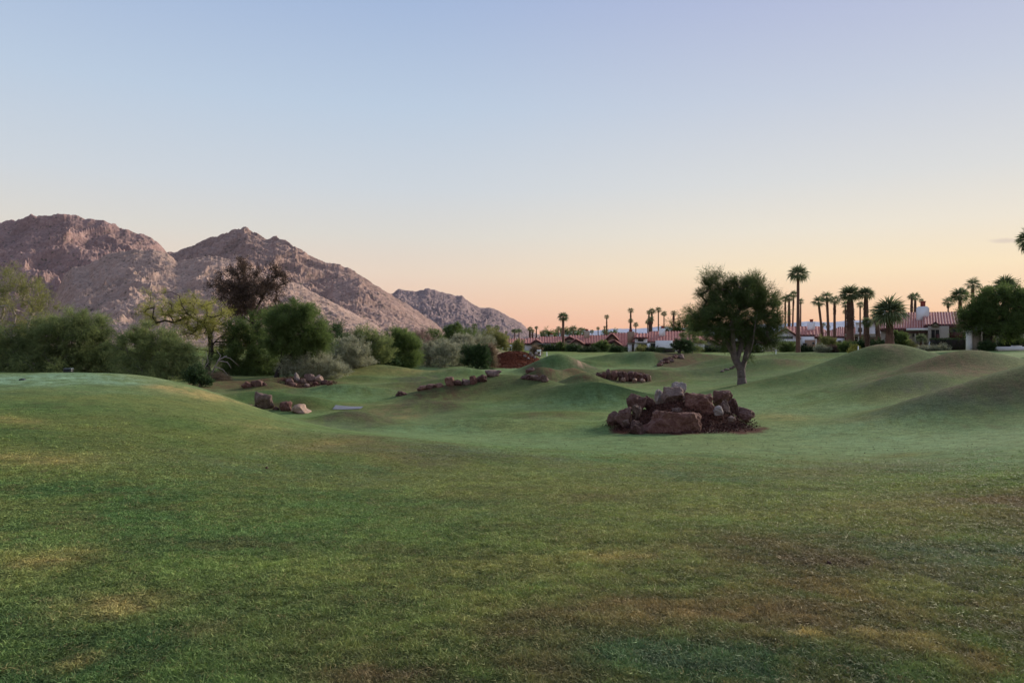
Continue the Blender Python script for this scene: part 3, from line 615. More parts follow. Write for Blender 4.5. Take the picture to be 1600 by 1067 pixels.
mountain('mountain_ridge', 'brown rocky ridge falling from the middle peak to the right', [(205, 430), (240, 400), (262, 388), (290, 379), (320, 365), (345, 357), (365, 352), (385, 350), (398, 353), (410, 361), (418, 366), (432, 363), (450, 373), (470, 383), (495, 396), (520, 406), (545, 413), (565, 424), (590, 442), (615, 458), (640, 474), (665, 492), (690, 512), (715, 532)], (2100, 1500), (1000, 800), MT3, 11, carve=.24, gul=150)
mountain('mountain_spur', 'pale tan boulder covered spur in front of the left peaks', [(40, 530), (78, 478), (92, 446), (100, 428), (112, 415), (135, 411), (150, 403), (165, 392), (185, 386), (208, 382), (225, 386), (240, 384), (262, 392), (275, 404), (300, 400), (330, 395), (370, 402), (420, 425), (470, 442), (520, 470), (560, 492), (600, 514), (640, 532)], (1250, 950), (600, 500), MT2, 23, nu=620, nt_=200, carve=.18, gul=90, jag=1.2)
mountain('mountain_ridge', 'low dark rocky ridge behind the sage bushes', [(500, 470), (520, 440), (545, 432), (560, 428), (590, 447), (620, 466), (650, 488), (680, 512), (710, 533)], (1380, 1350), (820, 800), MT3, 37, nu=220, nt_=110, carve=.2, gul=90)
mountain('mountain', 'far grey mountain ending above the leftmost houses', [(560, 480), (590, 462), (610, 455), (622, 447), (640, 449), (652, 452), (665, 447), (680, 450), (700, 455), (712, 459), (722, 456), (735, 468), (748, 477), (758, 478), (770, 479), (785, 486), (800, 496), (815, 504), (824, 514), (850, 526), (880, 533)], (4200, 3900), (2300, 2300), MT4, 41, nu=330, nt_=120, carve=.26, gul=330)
mountain('far_mountains', 'pale blue mountain range low on the horizon', [(800, 530), (840, 523), (870, 520), (900, 516), (930, 516), (960, 513), (1000, 513), (1030, 509), (1070, 512), (1130, 510), (1180, 507), (1230, 505), (1260, 501), (1300, 503), (1330, 499), (1370, 500), (1420, 503), (1500, 508), (1600, 512), (1750, 518)], (15000, 15000), (12000, 12000), MT5, 51, nu=260, nt_=30, carve=.12, gul=900, jag=.35)


# ------------------------------------------------------------------ haze : one closed box of thin even air
def build_haze():
    m = bpy.data.materials.new('haze'); m.use_nodes = True; nt = m.node_tree
    for n in list(nt.nodes): nt.nodes.remove(n)
    out = nt.nodes.new('ShaderNodeOutputMaterial'); v = nt.nodes.new('ShaderNodeVolumePrincipled'); v.inputs['Color'].default_value = (.80, .88, 1, 1); v.inputs['Density'].default_value = HAZE; v.inputs['Anisotropy'].default_value = .1
    nt.links.new(v.outputs[0], out.inputs['Volume']); s_ = 17500; o = MB().box(-s_, s_, -s_, s_, -12, 1400).build('haze', m); tag(o, 'thin even haze in the air', kind='stuff')


HAZE = 1 / 220000
build_haze()


# ------------------------------------------------------------------ foliage
def unit(a): return a / np.maximum(np.linalg.norm(a, axis=-1, keepdims=True), 1e-9)


def leaves(P, D, L, Wd, tint, rng, tri=True):
    """thin leaf blades: base P, direction D, length L, width Wd"""
    n = len(P); s = unit(np.cross(D, rng.normal(size=(n, 3)))) * Wd[:, None]
    if tri:
        V = np.stack([P - s * .5, P + s * .5, P + D * L[:, None]], 1).reshape(-1, 3); f = np.arange(3 * n).reshape(-1, 3)
        return V, f, np.repeat(tint, 3)
    V = np.stack([P, P + D * L[:, None] * .5 - s * .5, P + D * L[:, None], P + D * L[:, None] * .5 + s * .5], 1).reshape(-1, 3)
    return V, np.arange(4 * n).reshape(-1, 4), np.repeat(tint, 4)


def lobepts(lobes, n, rng, shell=.55):
    w = np.array([l[3] * l[4] * l[5] for l in lobes]) ** .75; w /= w.sum(); k = rng.choice(len(lobes), n, p=w); L = np.array(lobes)[k]
    d = unit(rng.normal(size=(n, 3))); r = shell + (1 - shell) * rng.random(n) ** .7; r = np.where(rng.random(n) < .25, rng.random(n) ** .5, r)
    return L[:, :3] + d * r[:, None] * L[:, 3:6], d, k


def plant(name, label, cat, group, base, lobes, leafm, barkm, nclump=60, per=200, cr=.35, L=.28, wd=.03, seed=1, trunk=None, trunk_r=.15, droop=.0, up=.5, outw=.8, tri=True, bright=.0, spray=.6, crown='crown', stem='trunk', skip_low=None, rough=1.0, bare=0):
    """lobes in metres relative to the base. Returns the thing"""
    rng = np.random.default_rng(seed); cr *= 1.12; wd *= 1.3; root = empty(name, base, label, cat, group); lobes = [tuple(l) for l in lobes]
    C_, Dn, K = lobepts(lobes, nclump, rng); C_[:, 2] = np.maximum(C_[:, 2], .12)
    ctr = np.array([[sum(l[i] * l[3] for l in lobes) / sum(l[3] for l in lobes) for i in range(3)]])
    # clump noise pushes some outward and drops others for gaps
    C_ += rng.normal(size=C_.shape) * cr * .45 * rough
    # skeleton
    tr = [Vector(p) for p in (trunk[0] if trunk else [(0, 0, -.15), (0, 0, min(l[2] for l in lobes) * .5 + .1)])]
    nodes = [np.array(tr[0])]; par = [-1]
    def chain(pts, start):
        last = start
        for p in pts:
            a = nodes[last]; b = np.array(p); m = max(1, int(np.linalg.norm(b - a) / .5))
            for i in range(1, m + 1): nodes.append(a + (b - a) * i / m + (rng.normal(size=3) * .03 if i < m else 0)); par.append(last); last = len(nodes) - 1
        return last
    end = chain(tr[1:], 0); ntr = len(nodes)
    if trunk:
        for limb in trunk[1:]:
            a = np.array(limb[0]); k = int(np.argmin([np.linalg.norm(q - a) for q in nodes])); chain(limb[1:], k)
    order = np.argsort(np.linalg.norm(C_ - nodes[end], axis=1)); tips = []
    for c in C_[order]:
        Nn = np.array(nodes); d = np.linalg.norm(Nn - c, axis=1); pen = np.where(Nn[:, 2] > c[2] + .3, 1.2, 0) + (np.arange(len(Nn)) < 2) * .8; k = int(np.argmin(d + pen))
        a = Nn[k]; seg = max(1, int(d[k] / .6)); last = k
        for i in range(1, seg + 1):
            t = i / seg; p = a + (c - a) * t; p[2] += .18 * d[k] * math.sin(PI * t) * (.5 if droop < .3 else 1); p = p + (rng.normal(size=3) * .05 * d[k] if i < seg else 0)
            nodes.append(p); par.append(last); last = len(nodes) - 1
        tips.append(last)
    rad = np.zeros(len(nodes)); acc = np.zeros(len(nodes))
    for t in tips: acc[t] += 1
    for i in range(len(nodes) - 1, 0, -1): acc[par[i]] += acc[i]
    acc[acc == 0] = .5; rad = trunk_r * (acc / acc[0]) ** .42; rad = np.maximum(rad, min(.012, trunk_r * .3))
    mb = MB()
    for i in range(1, len(nodes)):
        r0 = min(rad[par[i]], rad[i] * 1.35) if par[i] else rad[i] * 1.35
        mb.tube([nodes[par[i]], nodes[i]], [r0, rad[i]], 7 if rad[i] > .1 else (5 if rad[i] > .03 else 3))
    tm = mb.mesh(stem, barkm, smooth=True); link(stem, tm, root)
    # leaves
    nb = 4
    cc = C_[order]; ct = rng.random(len(cc)) * .5
    n = nclump * per; k = rng.integers(0, len(cc), n); size = cr * (.65 + .8 * rng.random(len(cc)))
    # sprays: several twigs per clump, blades along the twig
    ns = max(3, per // 14); sk = rng.integers(0, ns, n); sdir = unit(unit(cc - ctr)[:, None, :] * outw + rng.normal(size=(len(cc), ns, 3)) * spray + np.array([0, 0, up]))
    t = rng.random(n) ** .8; sd_ = sdir[k, sk]; P = cc[k] + sd_ * (t * size[k] * 1.9 - size[k] * .6)[:, None]; P[:, 2] -= droop * (t * size[k]) ** 1.5 * 1.6
    P += rng.normal(size=(n, 3)) * size[k][:, None] * .20
    D = unit(sd_ * 1.0 + rng.normal(size=(n, 3)) * .55 + np.array([0, 0, -droop])); ln = L * rng.uniform(.5, 1.3, n); w_ = wd * rng.uniform(.7, 1.3, n)
    tint = np.clip(ct[k] + rng.random(n) * .38 + bright + .12 * (t - .5), 0, 1)
    P[:, 2] = np.maximum(P[:, 2], .02)
    V, f, ti = leaves(P, D, ln, w_, tint, rng, tri)
    link(crown, npmesh(crown, V, [f], leafm, tint=ti), root)
    return root


def pplant(name, label, cat, group, px, pyb, Yg, lobes_px, leafm, barkm, trunk_px=None, depth=.8, fixY=False, **kw):
    """lobes and limbs given as seen in the photograph, turned into metres at the plant's own depth"""
    Y = Yg if fixY else hit(px, pyb, Yg); x = X_(px, Y); g = gz(x, Y); m = Y / F
    zb = g
    def tr(p): return ((p[0] - px) * m, 0, max((ZC + (HY - p[1]) * m) - zb, .05))
    lobes = []
    for i, l in enumerate(lobes_px):
        c = tr(l); rx = l[2] * m; rz = l[3] * m; dy = (l[4] if len(l) > 4 else (random.random() - .5) * .8) * rx; lobes.append((c[0], dy, c[2], rx, rx * depth, rz))
    trunk = None
    if not trunk_px:
        zt = max(l[2] + l[5] for l in lobes); zm = min(l[2] - l[5] for l in lobes)
        if zm > .0 or fixY:
            k = zt / max(zt - zm, .2) if zm > 0 else 1; lobes = [(l[0], l[1], zt - (zt - l[2]) * k, l[3], l[4], l[5] * k) for l in lobes]
    if trunk_px:
        trunk = []
        for li in trunk_px: trunk.append([(tr(p)[0], (p[2] if len(p) > 2 else 0), ((ZC + (HY - p[1]) * m) - zb)) for p in li])
        trunk[0][0] = (trunk[0][0][0], 0, -.2)
    return plant(name, label, cat, group, (x, Y, zb), lobes, leafm, barkm, trunk=trunk, **kw)


# the lone tree in front of the houses
pplant('mesquite_tree', 'large dark feathery tree standing alone on the fairway right of the rock pile', 'tree', None, 1160, 600, 56,
       [(1108, 470, 22, 26, 0), (1135, 458, 26, 22, .4), (1165, 462, 28, 24, -.3), (1186, 478, 24, 28, .2), (1200, 500, 17, 30, 0), (1095, 497, 22, 16, .3), (1125, 500, 28, 26, -.5), (1190, 520, 22, 20, .3), (1160, 490, 34, 30, .0), (1150, 520, 34, 16, .5), (1110, 448, 18, 10, -.2), (1178, 447, 18, 10, 0), (1184, 535, 12, 10, 0), (1090, 515, 12, 8, 0), (1166, 554, 4, 8, 0)],
       M['lf_lone'], M['bark'], trunk_px=[[(1160, 600), (1159, 590), (1158, 578), (1152, 562)], [(1158, 580), (1148, 562), (1138, 540), (1120, 518), (1100, 506, .3)], [(1148, 560), (1143, 535, -.4), (1138, 505, -.8), (1140, 480, -1)], [(1152, 562), (1160, 535), (1150, 515, .5), (1150, 480, .8)], [(1159, 575), (1168, 550, .2), (1178, 520, .3), (1190, 490, .5)], [(1158, 575), (1168, 556, -.4), (1172, 530, -.8), (1175, 490, -1.2)]],
       nclump=400, per=240, cr=.42, L=.30, wd=.018, seed=3, trunk_r=.30, droop=.15, up=.35, rough=1.3)

B = []
BG = 'trees and bushes along the left of the course'
# far left
pplant('palo_verde_tree', 'olive yellow open tree at the left edge of the photo', 'tree', BG, 30, 592, 84, [(20, 470, 40, 34, 0), (48, 460, 24, 26, .3), (0, 440, 34, 16, 0), (35, 500, 34, 26, -.3), (60, 480, 14, 22, 0), (-30, 470, 30, 40)], M['lf_oliv'], M['bark_p'], nclump=170, per=170, cr=.75, L=.34, wd=.034, seed=5, trunk_r=.24, droop=.1, up=.5, fixY=True, rough=1.3)
pplant('mesquite_bush', 'dark green feathery bush cut by the left edge beyond the raised tee', 'bush', BG, -5, 600, 66, [(-10, 545, 40, 34, 0), (8, 560, 26, 24, 0), (-30, 530, 30, 30)], M['lf_mes'], M['bark'], nclump=120, per=170, cr=.6, L=.34, wd=.03, seed=6, trunk_r=.16, droop=.4, up=.3, fixY=True)
pplant('mesquite_bush', 'largest feathery green bush, beyond the raised tee behind the small black box', 'bush', BG, 110, 600, 68, [(75, 540, 44, 44, 0), (115, 530, 46, 42, 0), (150, 535, 38, 40, 0), (55, 560, 34, 30, -.3), (165, 560, 26, 30, 0), (110, 515, 46, 24, 0), (100, 572, 70, 22, -.3)], M['lf_mes'], M['bark'], nclump=430, per=200, cr=.66, L=.36, wd=.03, seed=7, trunk_r=.22, droop=.55, up=.35, fixY=True, rough=1.1)
pplant('mesquite_bush', 'wide feathery green bush behind the right end of the raised tee', 'bush', BG, 245, 603, 64, [(215, 550, 34, 36, 0), (250, 552, 44, 38, 0), (285, 565, 32, 30, 0), (230, 530, 34, 18, 0), (250, 580, 60, 22, -.3)], M['lf_mes'], M['bark'], nclump=300, per=190, cr=.55, L=.34, wd=.028, seed=8, trunk_r=.2, droop=.55, up=.35, fixY=True, rough=1.1, bright=.08)
pplant('bush', 'small dark leafy bush at the foot of the pale dead branches', 'bush', BG, 312, 604, 56, [(310, 592, 14, 10, 0), (318, 596, 10, 8, 0), (303, 585, 10, 10)], M['lf_dark'], M['bark'], nclump=60, per=120, cr=.25, L=.12, wd=.05, seed=9, trunk_r=.06, tri=False, fixY=True)
pplant('palo_verde_tree', 'sparse yellow green tree with bare limbs showing against the tan slope', 'tree', BG, 326, 590, 74, [(255, 483, 32, 20, 0), (290, 475, 28, 16, .3), (310, 500, 30, 24, 0), (345, 505, 30, 26, -.2), (360, 530, 26, 24, .2), (300, 520, 26, 14, 0), (240, 497, 22, 10, 0), (335, 545, 24, 16, 0)], M['lf_yel'], M['bark_d'],
       trunk_px=[[(326, 590), (324, 572), (330, 550), (328, 520), (322, 508)], [(322, 508), (308, 500), (292, 490), (283, 476), (280, 462)], [(292, 489), (275, 488), (262, 486)], [(296, 496), (283, 499), (272, 504)], [(328, 525), (336, 508), (352, 500)], [(328, 545), (342, 528), (358, 520)]],
       nclump=170, per=120, cr=.55, L=.32, wd=.026, seed=10, trunk_r=.26, droop=.35, up=.5, fixY=True, rough=1.4, bright=.0)
o = empty('dead_branches', (X_(330, 64), 64, gz(X_(330, 64), 64)), 'pale bare dead branches leaning out below the yellow green tree', 'branch')
mb = MB()
for li, r in (([(322, 602), (330, 582), (335, 572), (345, 562), (352, 556)], .09), ([(335, 573), (348, 577), (358, 586)], .05), ([(343, 563), (355, 566), (364, 575)], .05), ([(338, 570), (342, 556), (334, 545)], .05), ([(350, 557), (362, 560), (372, 572)], .035), ([(325, 596), (318, 578), (316, 560)], .08), ([(318, 578), (326, 566), (324, 548)], .05)):
    mb.tube([(X_(a, 64) + .1 * math.sin(a), 64 + .3 * math.sin(b * .5), Z_(b, 64)) for a, b in li], list(np.linspace(r, r * .25, len(li))), 6)
mb.build('branch', M['bark_p'], o, smooth=True)
pplant('dry_grass_clump', 'tan dry grass clump under the pale dead branches', 'grass clump', None, 335, 604, 64, [(330, 594, 18, 9, 0), (345, 598, 14, 6, 0), (318, 598, 10, 6)], M['lf_tan'], M['bark_p'], nclump=60, per=160, cr=.35, L=.4, wd=.02, seed=11, trunk_r=.03, droop=.8, up=.7, fixY=True)
pplant('eucalyptus_tree', 'tall dark brown leaved tree rising above the green trees', 'tree', BG, 395, 585, 92, [(371, 422, 20, 11, 0), (424, 432, 16, 9, .3), (368, 455, 26, 14, 0), (395, 442, 30, 14, 0), (395, 465, 28, 20, -.3), (425, 445, 14, 9, 0), (350, 447, 14, 10, 0), (432, 478, 14, 8, .2), (380, 480, 26, 14, 0), (415, 490, 22, 10, 0)], M['lf_brown'], M['bark_d'],
       trunk_px=[[(395, 585), (396, 540), (394, 500), (390, 475)], [(394, 505), (375, 490), (352, 478), (345, 465)], [(392, 490), (380, 460), (371, 430)], [(393, 495), (410, 465), (424, 440)], [(393, 500), (415, 485), (432, 478)]], nclump=230, per=170, cr=.66, L=.26, wd=.055, seed=12, trunk_r=.34, droop=.3, up=.2, tri=False, fixY=True, rough=1.3)
pplant('mesquite_tree', 'round green tree left of the tree with the leaning dark trunk', 'tree', BG, 390, 598, 74, [(385, 510, 28, 26, 0), (372, 545, 30, 28, 0), (395, 575, 38, 20, 0), (410, 550, 28, 30, 0), (360, 570, 24, 20)], M['lf_green'], M['bark_d'], nclump=260, per=180, cr=.6, L=.34, wd=.034, seed=13, trunk_r=.22, droop=.45, up=.3, fixY=True)
pplant('mesquite_tree', 'tall bright green tree with a dark leaning trunk beside the grey bushes', 'tree', BG, 431, 596, 70, [(455, 500, 36, 24, 0), (475, 515, 34, 26, 0), (438, 520, 24, 24, 0), (485, 535, 24, 20, .2), (455, 535, 34, 18, 0), (470, 490, 26, 14, 0)], M['lf_green'], M['bark_d'],
       trunk_px=[[(431, 596), (434, 580), (443, 566), (456, 555)], [(443, 566), (460, 550), (472, 535)], [(438, 574), (440, 550), (445, 530)]], nclump=330, per=190, cr=.52, L=.32, wd=.03, seed=14, trunk_r=.2, droop=.35, up=.35, fixY=True)
pplant('mesquite_tree', 'dark green tree just behind the tall bright green tree', 'tree', BG, 515, 590, 88, [(515, 530, 26, 22, 0), (530, 545, 20, 20, 0), (500, 545, 24, 22, 0)], M['lf_dark'], M['bark_d'], nclump=150, per=170, cr=.6, L=.36, wd=.034, seed=15, trunk_r=.18, droop=.2, fixY=True)
pplant('sage_bush', 'low wide grey green bush behind the rocky mulch bed', 'bush', BG, 490, 590, 70, [(470, 575, 34, 16, 0), (500, 574, 34, 16, 0), (520, 580, 24, 10, -.3), (485, 566, 28, 12, 0)], M['lf_sage'], M['bark'], nclump=220, per=150, cr=.38, L=.2, wd=.032, seed=16, trunk_r=.05, up=.9, outw=1, spray=.5, fixY=True)
pplant('sage_bush', 'tall rounded grey bush with upright stems left of the dark green bush', 'bush', BG, 545, 584, 76, [(540, 557, 26, 22, 0), (558, 560, 20, 20, 0), (548, 546, 22, 12, 0)], M['lf_sage'], M['bark'], nclump=200, per=150, cr=.4, L=.22, wd=.032, seed=17, trunk_r=.05, up=.9, outw=1, spray=.5, fixY=True, bright=.08)
pplant('mesquite_bush', 'dark green bush between the tall grey bush and the bright green bush', 'bush', BG, 582, 578, 80, [(575, 545, 24, 22, 0), (592, 550, 18, 20, 0), (580, 565, 24, 12, 0), (566, 530, 16, 10, 0)], M['lf_mes'], M['bark'], nclump=210, per=170, cr=.5, L=.34, wd=.03, seed=18, trunk_r=.1, up=.6, fixY=True)
pplant('mesquite_bush', 'bright green brushy bush in the middle of the bush row', 'bush', BG, 630, 574, 84, [(622, 540, 24, 22, 0), (638, 548, 22, 20, 0), (625, 560, 30, 12, 0)], M['lf_green'], M['bark'], nclump=230, per=170, cr=.5, L=.42, wd=.03, seed=19, trunk_r=.1, up=.9, outw=.9, fixY=True, bright=.08)
pplant('bush', 'small dark bush at the foot of the bright green bush', 'bush', BG, 606, 577, 80, [(600, 572, 10, 7, 0), (614, 571, 10, 7, 0)], M['lf_dark'], M['bark'], nclump=50, per=110, cr=.25, L=.16, wd=.05, seed=20, trunk_r=.04, tri=False, fixY=True)
pplant('dry_bush', 'pinkish brown dead topped bush right of the bright green bush', 'bush', BG, 655, 560, 96, [(652, 533, 18, 14, 0), (662, 540, 14, 14, 0)], M['lf_pink'], M['bark_p'], nclump=110, per=150, cr=.4, L=.26, wd=.03, seed=21, trunk_r=.05, up=.8, fixY=True)
pplant('bush', 'olive bush on the slope behind the pinkish dead bush', 'bush', BG, 678, 545, 125, [(676, 528, 14, 12, 0), (690, 534, 12, 8, 0)], M['lf_green'], M['bark_p'], nclump=70, per=120, cr=.55, L=.32, wd=.05, seed=22, trunk_r=.05, fixY=True)
for i, (px, pb, Y, w, h, lm, lab) in enumerate([(672, 566, 92, 18, 15, 'lf_sage', 'dark rounded grey bush at the left of the low bush row'), (695, 566, 90, 20, 16, 'lf_sage', 'broad pale grey bush in the middle of the low bush row'), (714, 564, 94, 14, 12, 'lf_sage', 'small grey bush between the pale grey bush and the dark green shrubs'),
                                                (738, 569, 89, 16, 15, 'lf_dark', 'dark green shrub left of the red mulch mound, first of two'), (752, 568, 88, 13, 15, 'lf_dark', 'dark green shrub nearest the red mulch mound'), (765, 567, 90, 9, 13, 'lf_tan', 'straw coloured bush touching the red mulch mound'), (728, 558, 96, 18, 12, 'lf_sage', 'grey green bush behind the dark green shrubs'),
                                                (700, 549, 118, 24, 8, 'lf_sage', 'low grey bush on the tan slope'), (748, 545, 120, 26, 13, 'lf_sage', 'hazy grey bush topping the tan slope'), (722, 549, 112, 16, 8, 'lf_sage', 'small rounded grey bush half way up the tan slope')]):
    pplant('sage_bush' if lm != 'lf_dark' else 'shrub', lab, 'bush', BG, px, pb, Y, [(px - w * .35, pb - h * .9, w * .7, h * .9, 0), (px + w * .35, pb - h * .85, w * .65, h * .85, 0), (px, pb - h * 1.1, w * .6, h * .7, 0)], M[lm], M['bark'], nclump=100, per=110, cr=.36 * Y / 90, L=.22, wd=.04, seed=30 + i, trunk_r=.04, up=.8, spray=.5, fixY=True)
pplant('willow_tree', 'rounded drooping green tree in front of the far grey mountain', 'tree', BG, 708, 545, 150, [(708, 520, 16, 15, 0), (700, 527, 12, 12, 0), (716, 526, 12, 14, 0)], M['lf_green'], M['bark'], nclump=170, per=130, cr=.7, L=.6, wd=.06, seed=50, trunk_r=.15, droop=1.1, up=.1, fixY=True)
pplant('tree', 'low green tree right of the drooping tree', 'tree', BG, 733, 545, 160, [(728, 526, 14, 10, 0), (742, 528, 12, 10, 0), (735, 535, 20, 8)], M['lf_green'], M['bark'], nclump=110, per=110, cr=.7, L=.4, wd=.07, seed=51, trunk_r=.15, fixY=True)
pplant('tree', 'round olive tree left of the first white house', 'tree', BG, 776, 546, 140, [(772, 530, 14, 12, 0), (784, 534, 10, 11, 0), (764, 536, 10, 10)], M['lf_oliv'], M['bark'], nclump=110, per=120, cr=.6, L=.4, wd=.05, seed=52, trunk_r=.15, fixY=True)
print('plants done')


# ------------------------------------------------------------------ houses
HOUSES = []


class House:
    """pixel positions of the photograph turned into metres at the house's own depth Y; wings are real volumes"""
    def __init__(s, name, label, Y, px0, px1, pyb, depth=9, wall='white'):
        s.Y = Y; s.pc = (px0 + px1) / 2; s.yaw = math.atan((s.pc - CX) / F); s.c = math.cos(s.yaw); s.D0 = Y / s.c; s.m = Y * s.c / F; s.pyb = pyb; HOUSES.append(s); g = Z_(pyb, Y); s.root = empty(name, (0, Y, g), label, 'house', 'stucco houses with red tile roofs along the course'); s.g = g; s.wall = wall
    def X(s, px, Y=None): return ((Y or s.Y) - s.Y + s.D0) * math.tan(math.atan((px - CX) / F) - s.yaw)
    def Z(s, py, Y=None): return ZC + (HY - py) / F * ((Y or s.Y) - s.Y + s.D0) * s.c
    def part(s, name, mb, mat, parent=None, smooth=False): return mb.build(name, mat, parent or s.root, s.root, smooth)
    def walls(s, px0, px1, py0, py1=None, y0=0, d=6, mat=None, top=None):
        Y = s.Y + y0; zb = s.g - .6 if py1 is None else s.Z(py1, Y)
        mb = MB().box(s.X(px0, Y), s.X(px1, Y), Y, Y + d, zb, s.Z(py0, Y)); return s.part('wall', mb, M[mat or s.wall])
    def slope(s, A, B, up, a=0.0, b=0.0, parent=None, name='roof', cols=None):
        """one tiled slope: eave from A to B, up-slope vector; a, b = length the hips take from each end at the top"""
        A = np.array(A, float); B = np.array(B, float); up = np.array(up, float); U = B - A; Wd = np.linalg.norm(U); U = U / Wd; n = np.cross(U, up); n /= np.linalg.norm(n)
        if n[2] < 0: n = -n
        L = np.linalg.norm(up); p = .33 if s.Y < 135 else .62; tk = .6 if s.Y < 135 else .2; k = max(2, int(Wd / p)); p = Wd / k; V = []; Q = []; T = []
        ns_ = 5; xs = []
        for i in range(k):
            for j in range(4): xs.append((i + j / 4) * p)
        xs.append(Wd); offs = [(.10, .0, .10, .22)[i % 4] if i < len(xs) - 1 else .10 for i in range(len(xs))]
        rows = max(2, int(L / .9)); grid = []
        for i, x in enumerate(xs):
            h = 1.0
            if a > 0: h = min(h, x / a)
            if b > 0: h = min(h, (Wd - x) / b)
            grid.append(h)
        ti = []
        for i, x in enumerate(xs):
            jt = random.random()
            for r in range(rows + 1):
                f = r / rows * max(grid[i], .001); step = .03 * ((r % 2)); V.append(tuple(A + U * x + up * f + n * (offs[i] + step))); ti.append((1.0 if i % 4 == 3 else (.5 if i % 4 == 2 else 0)) * (.45 + .55 * jt) * tk)
        m = rows + 1
        for i in range(len(xs) - 1):
            for r in range(rows): Q.append((i * m + r, (i + 1) * m + r, (i + 1) * m + r + 1, i * m + r + 1))
        # solid underside so the slope has thickness
        k0 = len(V); ft = [A - n * .12, B - n * .12, B - n * .12 + up * 1.0 - U * b, A - n * .12 + up * 1.0 + U * a]; V += [tuple(v) for v in ft]; Q.append((k0, k0 + 1, k0 + 2, k0 + 3)); ti += [0] * 4
        V = np.array(V) - np.array(s.root.location); Qa = np.array(Q)
        # make normals face out
        o = link(name, npmesh(name, V, [Qa], M['tile'], tint=ti), parent or s.root); return o
    def side(s, px0, px1, eave, ridge, y0=0, d=8, hl=0, hr=0, over=.5, wall=True, mat=None, trim=True, wpy=None):
        """wing whose ridge runs left-right; hl/hr pixels taken by hips"""
        Y0 = s.Y + y0; Ym = Y0 + d / 2; ze = s.Z(eave, Y0 - over); zr = s.Z(ridge, Ym); xa, xb = s.X(px0, Y0), s.X(px1, Y0); ya = Y0 - over
        a = hl * s.m; b = hr * s.m
        s.slope((xa, ya, ze), (xb, ya, ze), (0, Ym - ya, zr - ze), a, b); s.slope((xb, Y0 + d + over, ze), (xa, Y0 + d + over, ze), (0, -(d / 2 + over), zr - ze), b, a)
        if a: s.slope((xa, Y0 + d + over, ze), (xa, ya, ze), (a, 0, zr - ze), d / 2 + over, d / 2 + over)
        if b: s.slope((xb, ya, ze), (xb, Y0 + d + over, ze), (-b, 0, zr - ze), d / 2 + over, d / 2 + over)
        if trim: s.part('fascia', MB().box(xa, xb, ya - .06, ya, ze - .28, ze - .02), M['trim'])
        if wall:
            mb = MB().box(xa + .35, xb - .35, Y0, Y0 + d, s.g - .6, ze - .1)
            if not a: mb.tri((xa + .35, Y0, ze - .1), (xa + .35, Y0 + d, ze - .1), (xa + .35, Ym, zr - .2))
            if not b: mb.tri((xb - .35, Y0, ze - .1), (xb - .35, Ym, zr - .2), (xb - .35, Y0 + d, ze - .1))
            s.part('wall', mb, M[mat or s.wall])
    def gable(s, pxl, pxr, pxm, eave, peak, y0=-1.5, d=9, mat=None, eave_r=None, over=.4, vent=True):
        """wing whose gable faces the course"""
        Y0 = s.Y + y0; er = eave_r or eave; xl, xr, xm = s.X(pxl, Y0), s.X(pxr, Y0), s.X(pxm, Y0); zl, zrr, zp = s.Z(eave, Y0), s.Z(er, Y0), s.Z(peak, Y0)
        s.part('wall', MB().prism([(xl + .3, s.g - .6), (xr - .3, s.g - .6), (xr - .3, zrr + .05), (xm, zp - .22), (xl + .3, zl + .05)], Y0, Y0 + d), M[mat or s.wall])
        ya, yb = Y0 - over, Y0 + d
        s.slope((xl, yb, zl), (xl, ya, zl), (xm - xl, 0, zp - zl)); s.slope((xr, ya, zrr), (xr, yb, zrr), (xm - xr, 0, zp - zrr))
        th = .24
        s.part('fascia', MB().prism([(xl - .05, zl - .1), (xm, zp - .1), (xm, zp - .1 - th), (xl - .05, zl - .1 - th)], ya - .05, ya + .03).prism([(xm, zp - .1), (xr + .05, zrr - .1), (xr + .05, zrr - .1 - th), (xm, zp - .1 - th)], ya - .053, ya + .028), M['trim'])
        if vent: s.part('vent', MB().box(xm - .22, xm + .22, Y0 - .06, Y0 - .003, zp - .22 - (zp - zl) * .42, zp - .22 - (zp - zl) * .22), M['grey'])
    def window(s, px0, px1, py0, py1, y0=0, panes=2, fr='frame', glass='glass', name='window'):
        Y = s.Y + y0; x0, x1, z0, z1 = s.X(px0, Y), s.X(px1, Y), s.Z(py1, Y), s.Z(py0, Y); t = .09; mb = MB()
        mb.box(x0, x1, Y - .08, Y + .02, z1 - t, z1).box(x0, x1, Y - .08, Y + .02, z0, z0 + t).box(x0, x0 + t, Y - .08, Y + .02, z0 + t, z1 - t).box(x1 - t, x1, Y - .08, Y + .02, z0 + t, z1 - t)
        w = (x1 - x0 - 2 * t) / panes
        for i in range(1, panes): c = x0 + t + w * i; mb.box(c - .03, c + .03, Y - .07, Y + .02, z0 + t, z1 - t)
        f = s.part(name, mb, M[fr])
        for i in range(panes): a = x0 + t + w * i; s.part('pane', MB().box(a + (.03 if i else 0), a + w - (.03 if i < panes - 1 else 0), Y - .03, Y - .012, z0 + t, z1 - t), M[glass], f)
    def opening(s, px0, px1, py0, py1, y0=0, name='dark_opening_panel', mat='dark'):  # thin dark panel on the wall takes the place of shade inside
        Y = s.Y + y0; s.part(name, MB().box(s.X(px0, Y), s.X(px1, Y), Y - .05, Y - .004, s.Z(py1, Y), s.Z(py0, Y)), M[mat])
    def box(s, name, px0, px1, py0, py1, y0=0, d=.5, mat='white'):
        Y = s.Y + y0; return s.part(name, MB().box(s.X(px0, Y), s.X(px1, Y), Y, Y + d, s.Z(py1, Y), s.Z(py0, Y)), M[mat])
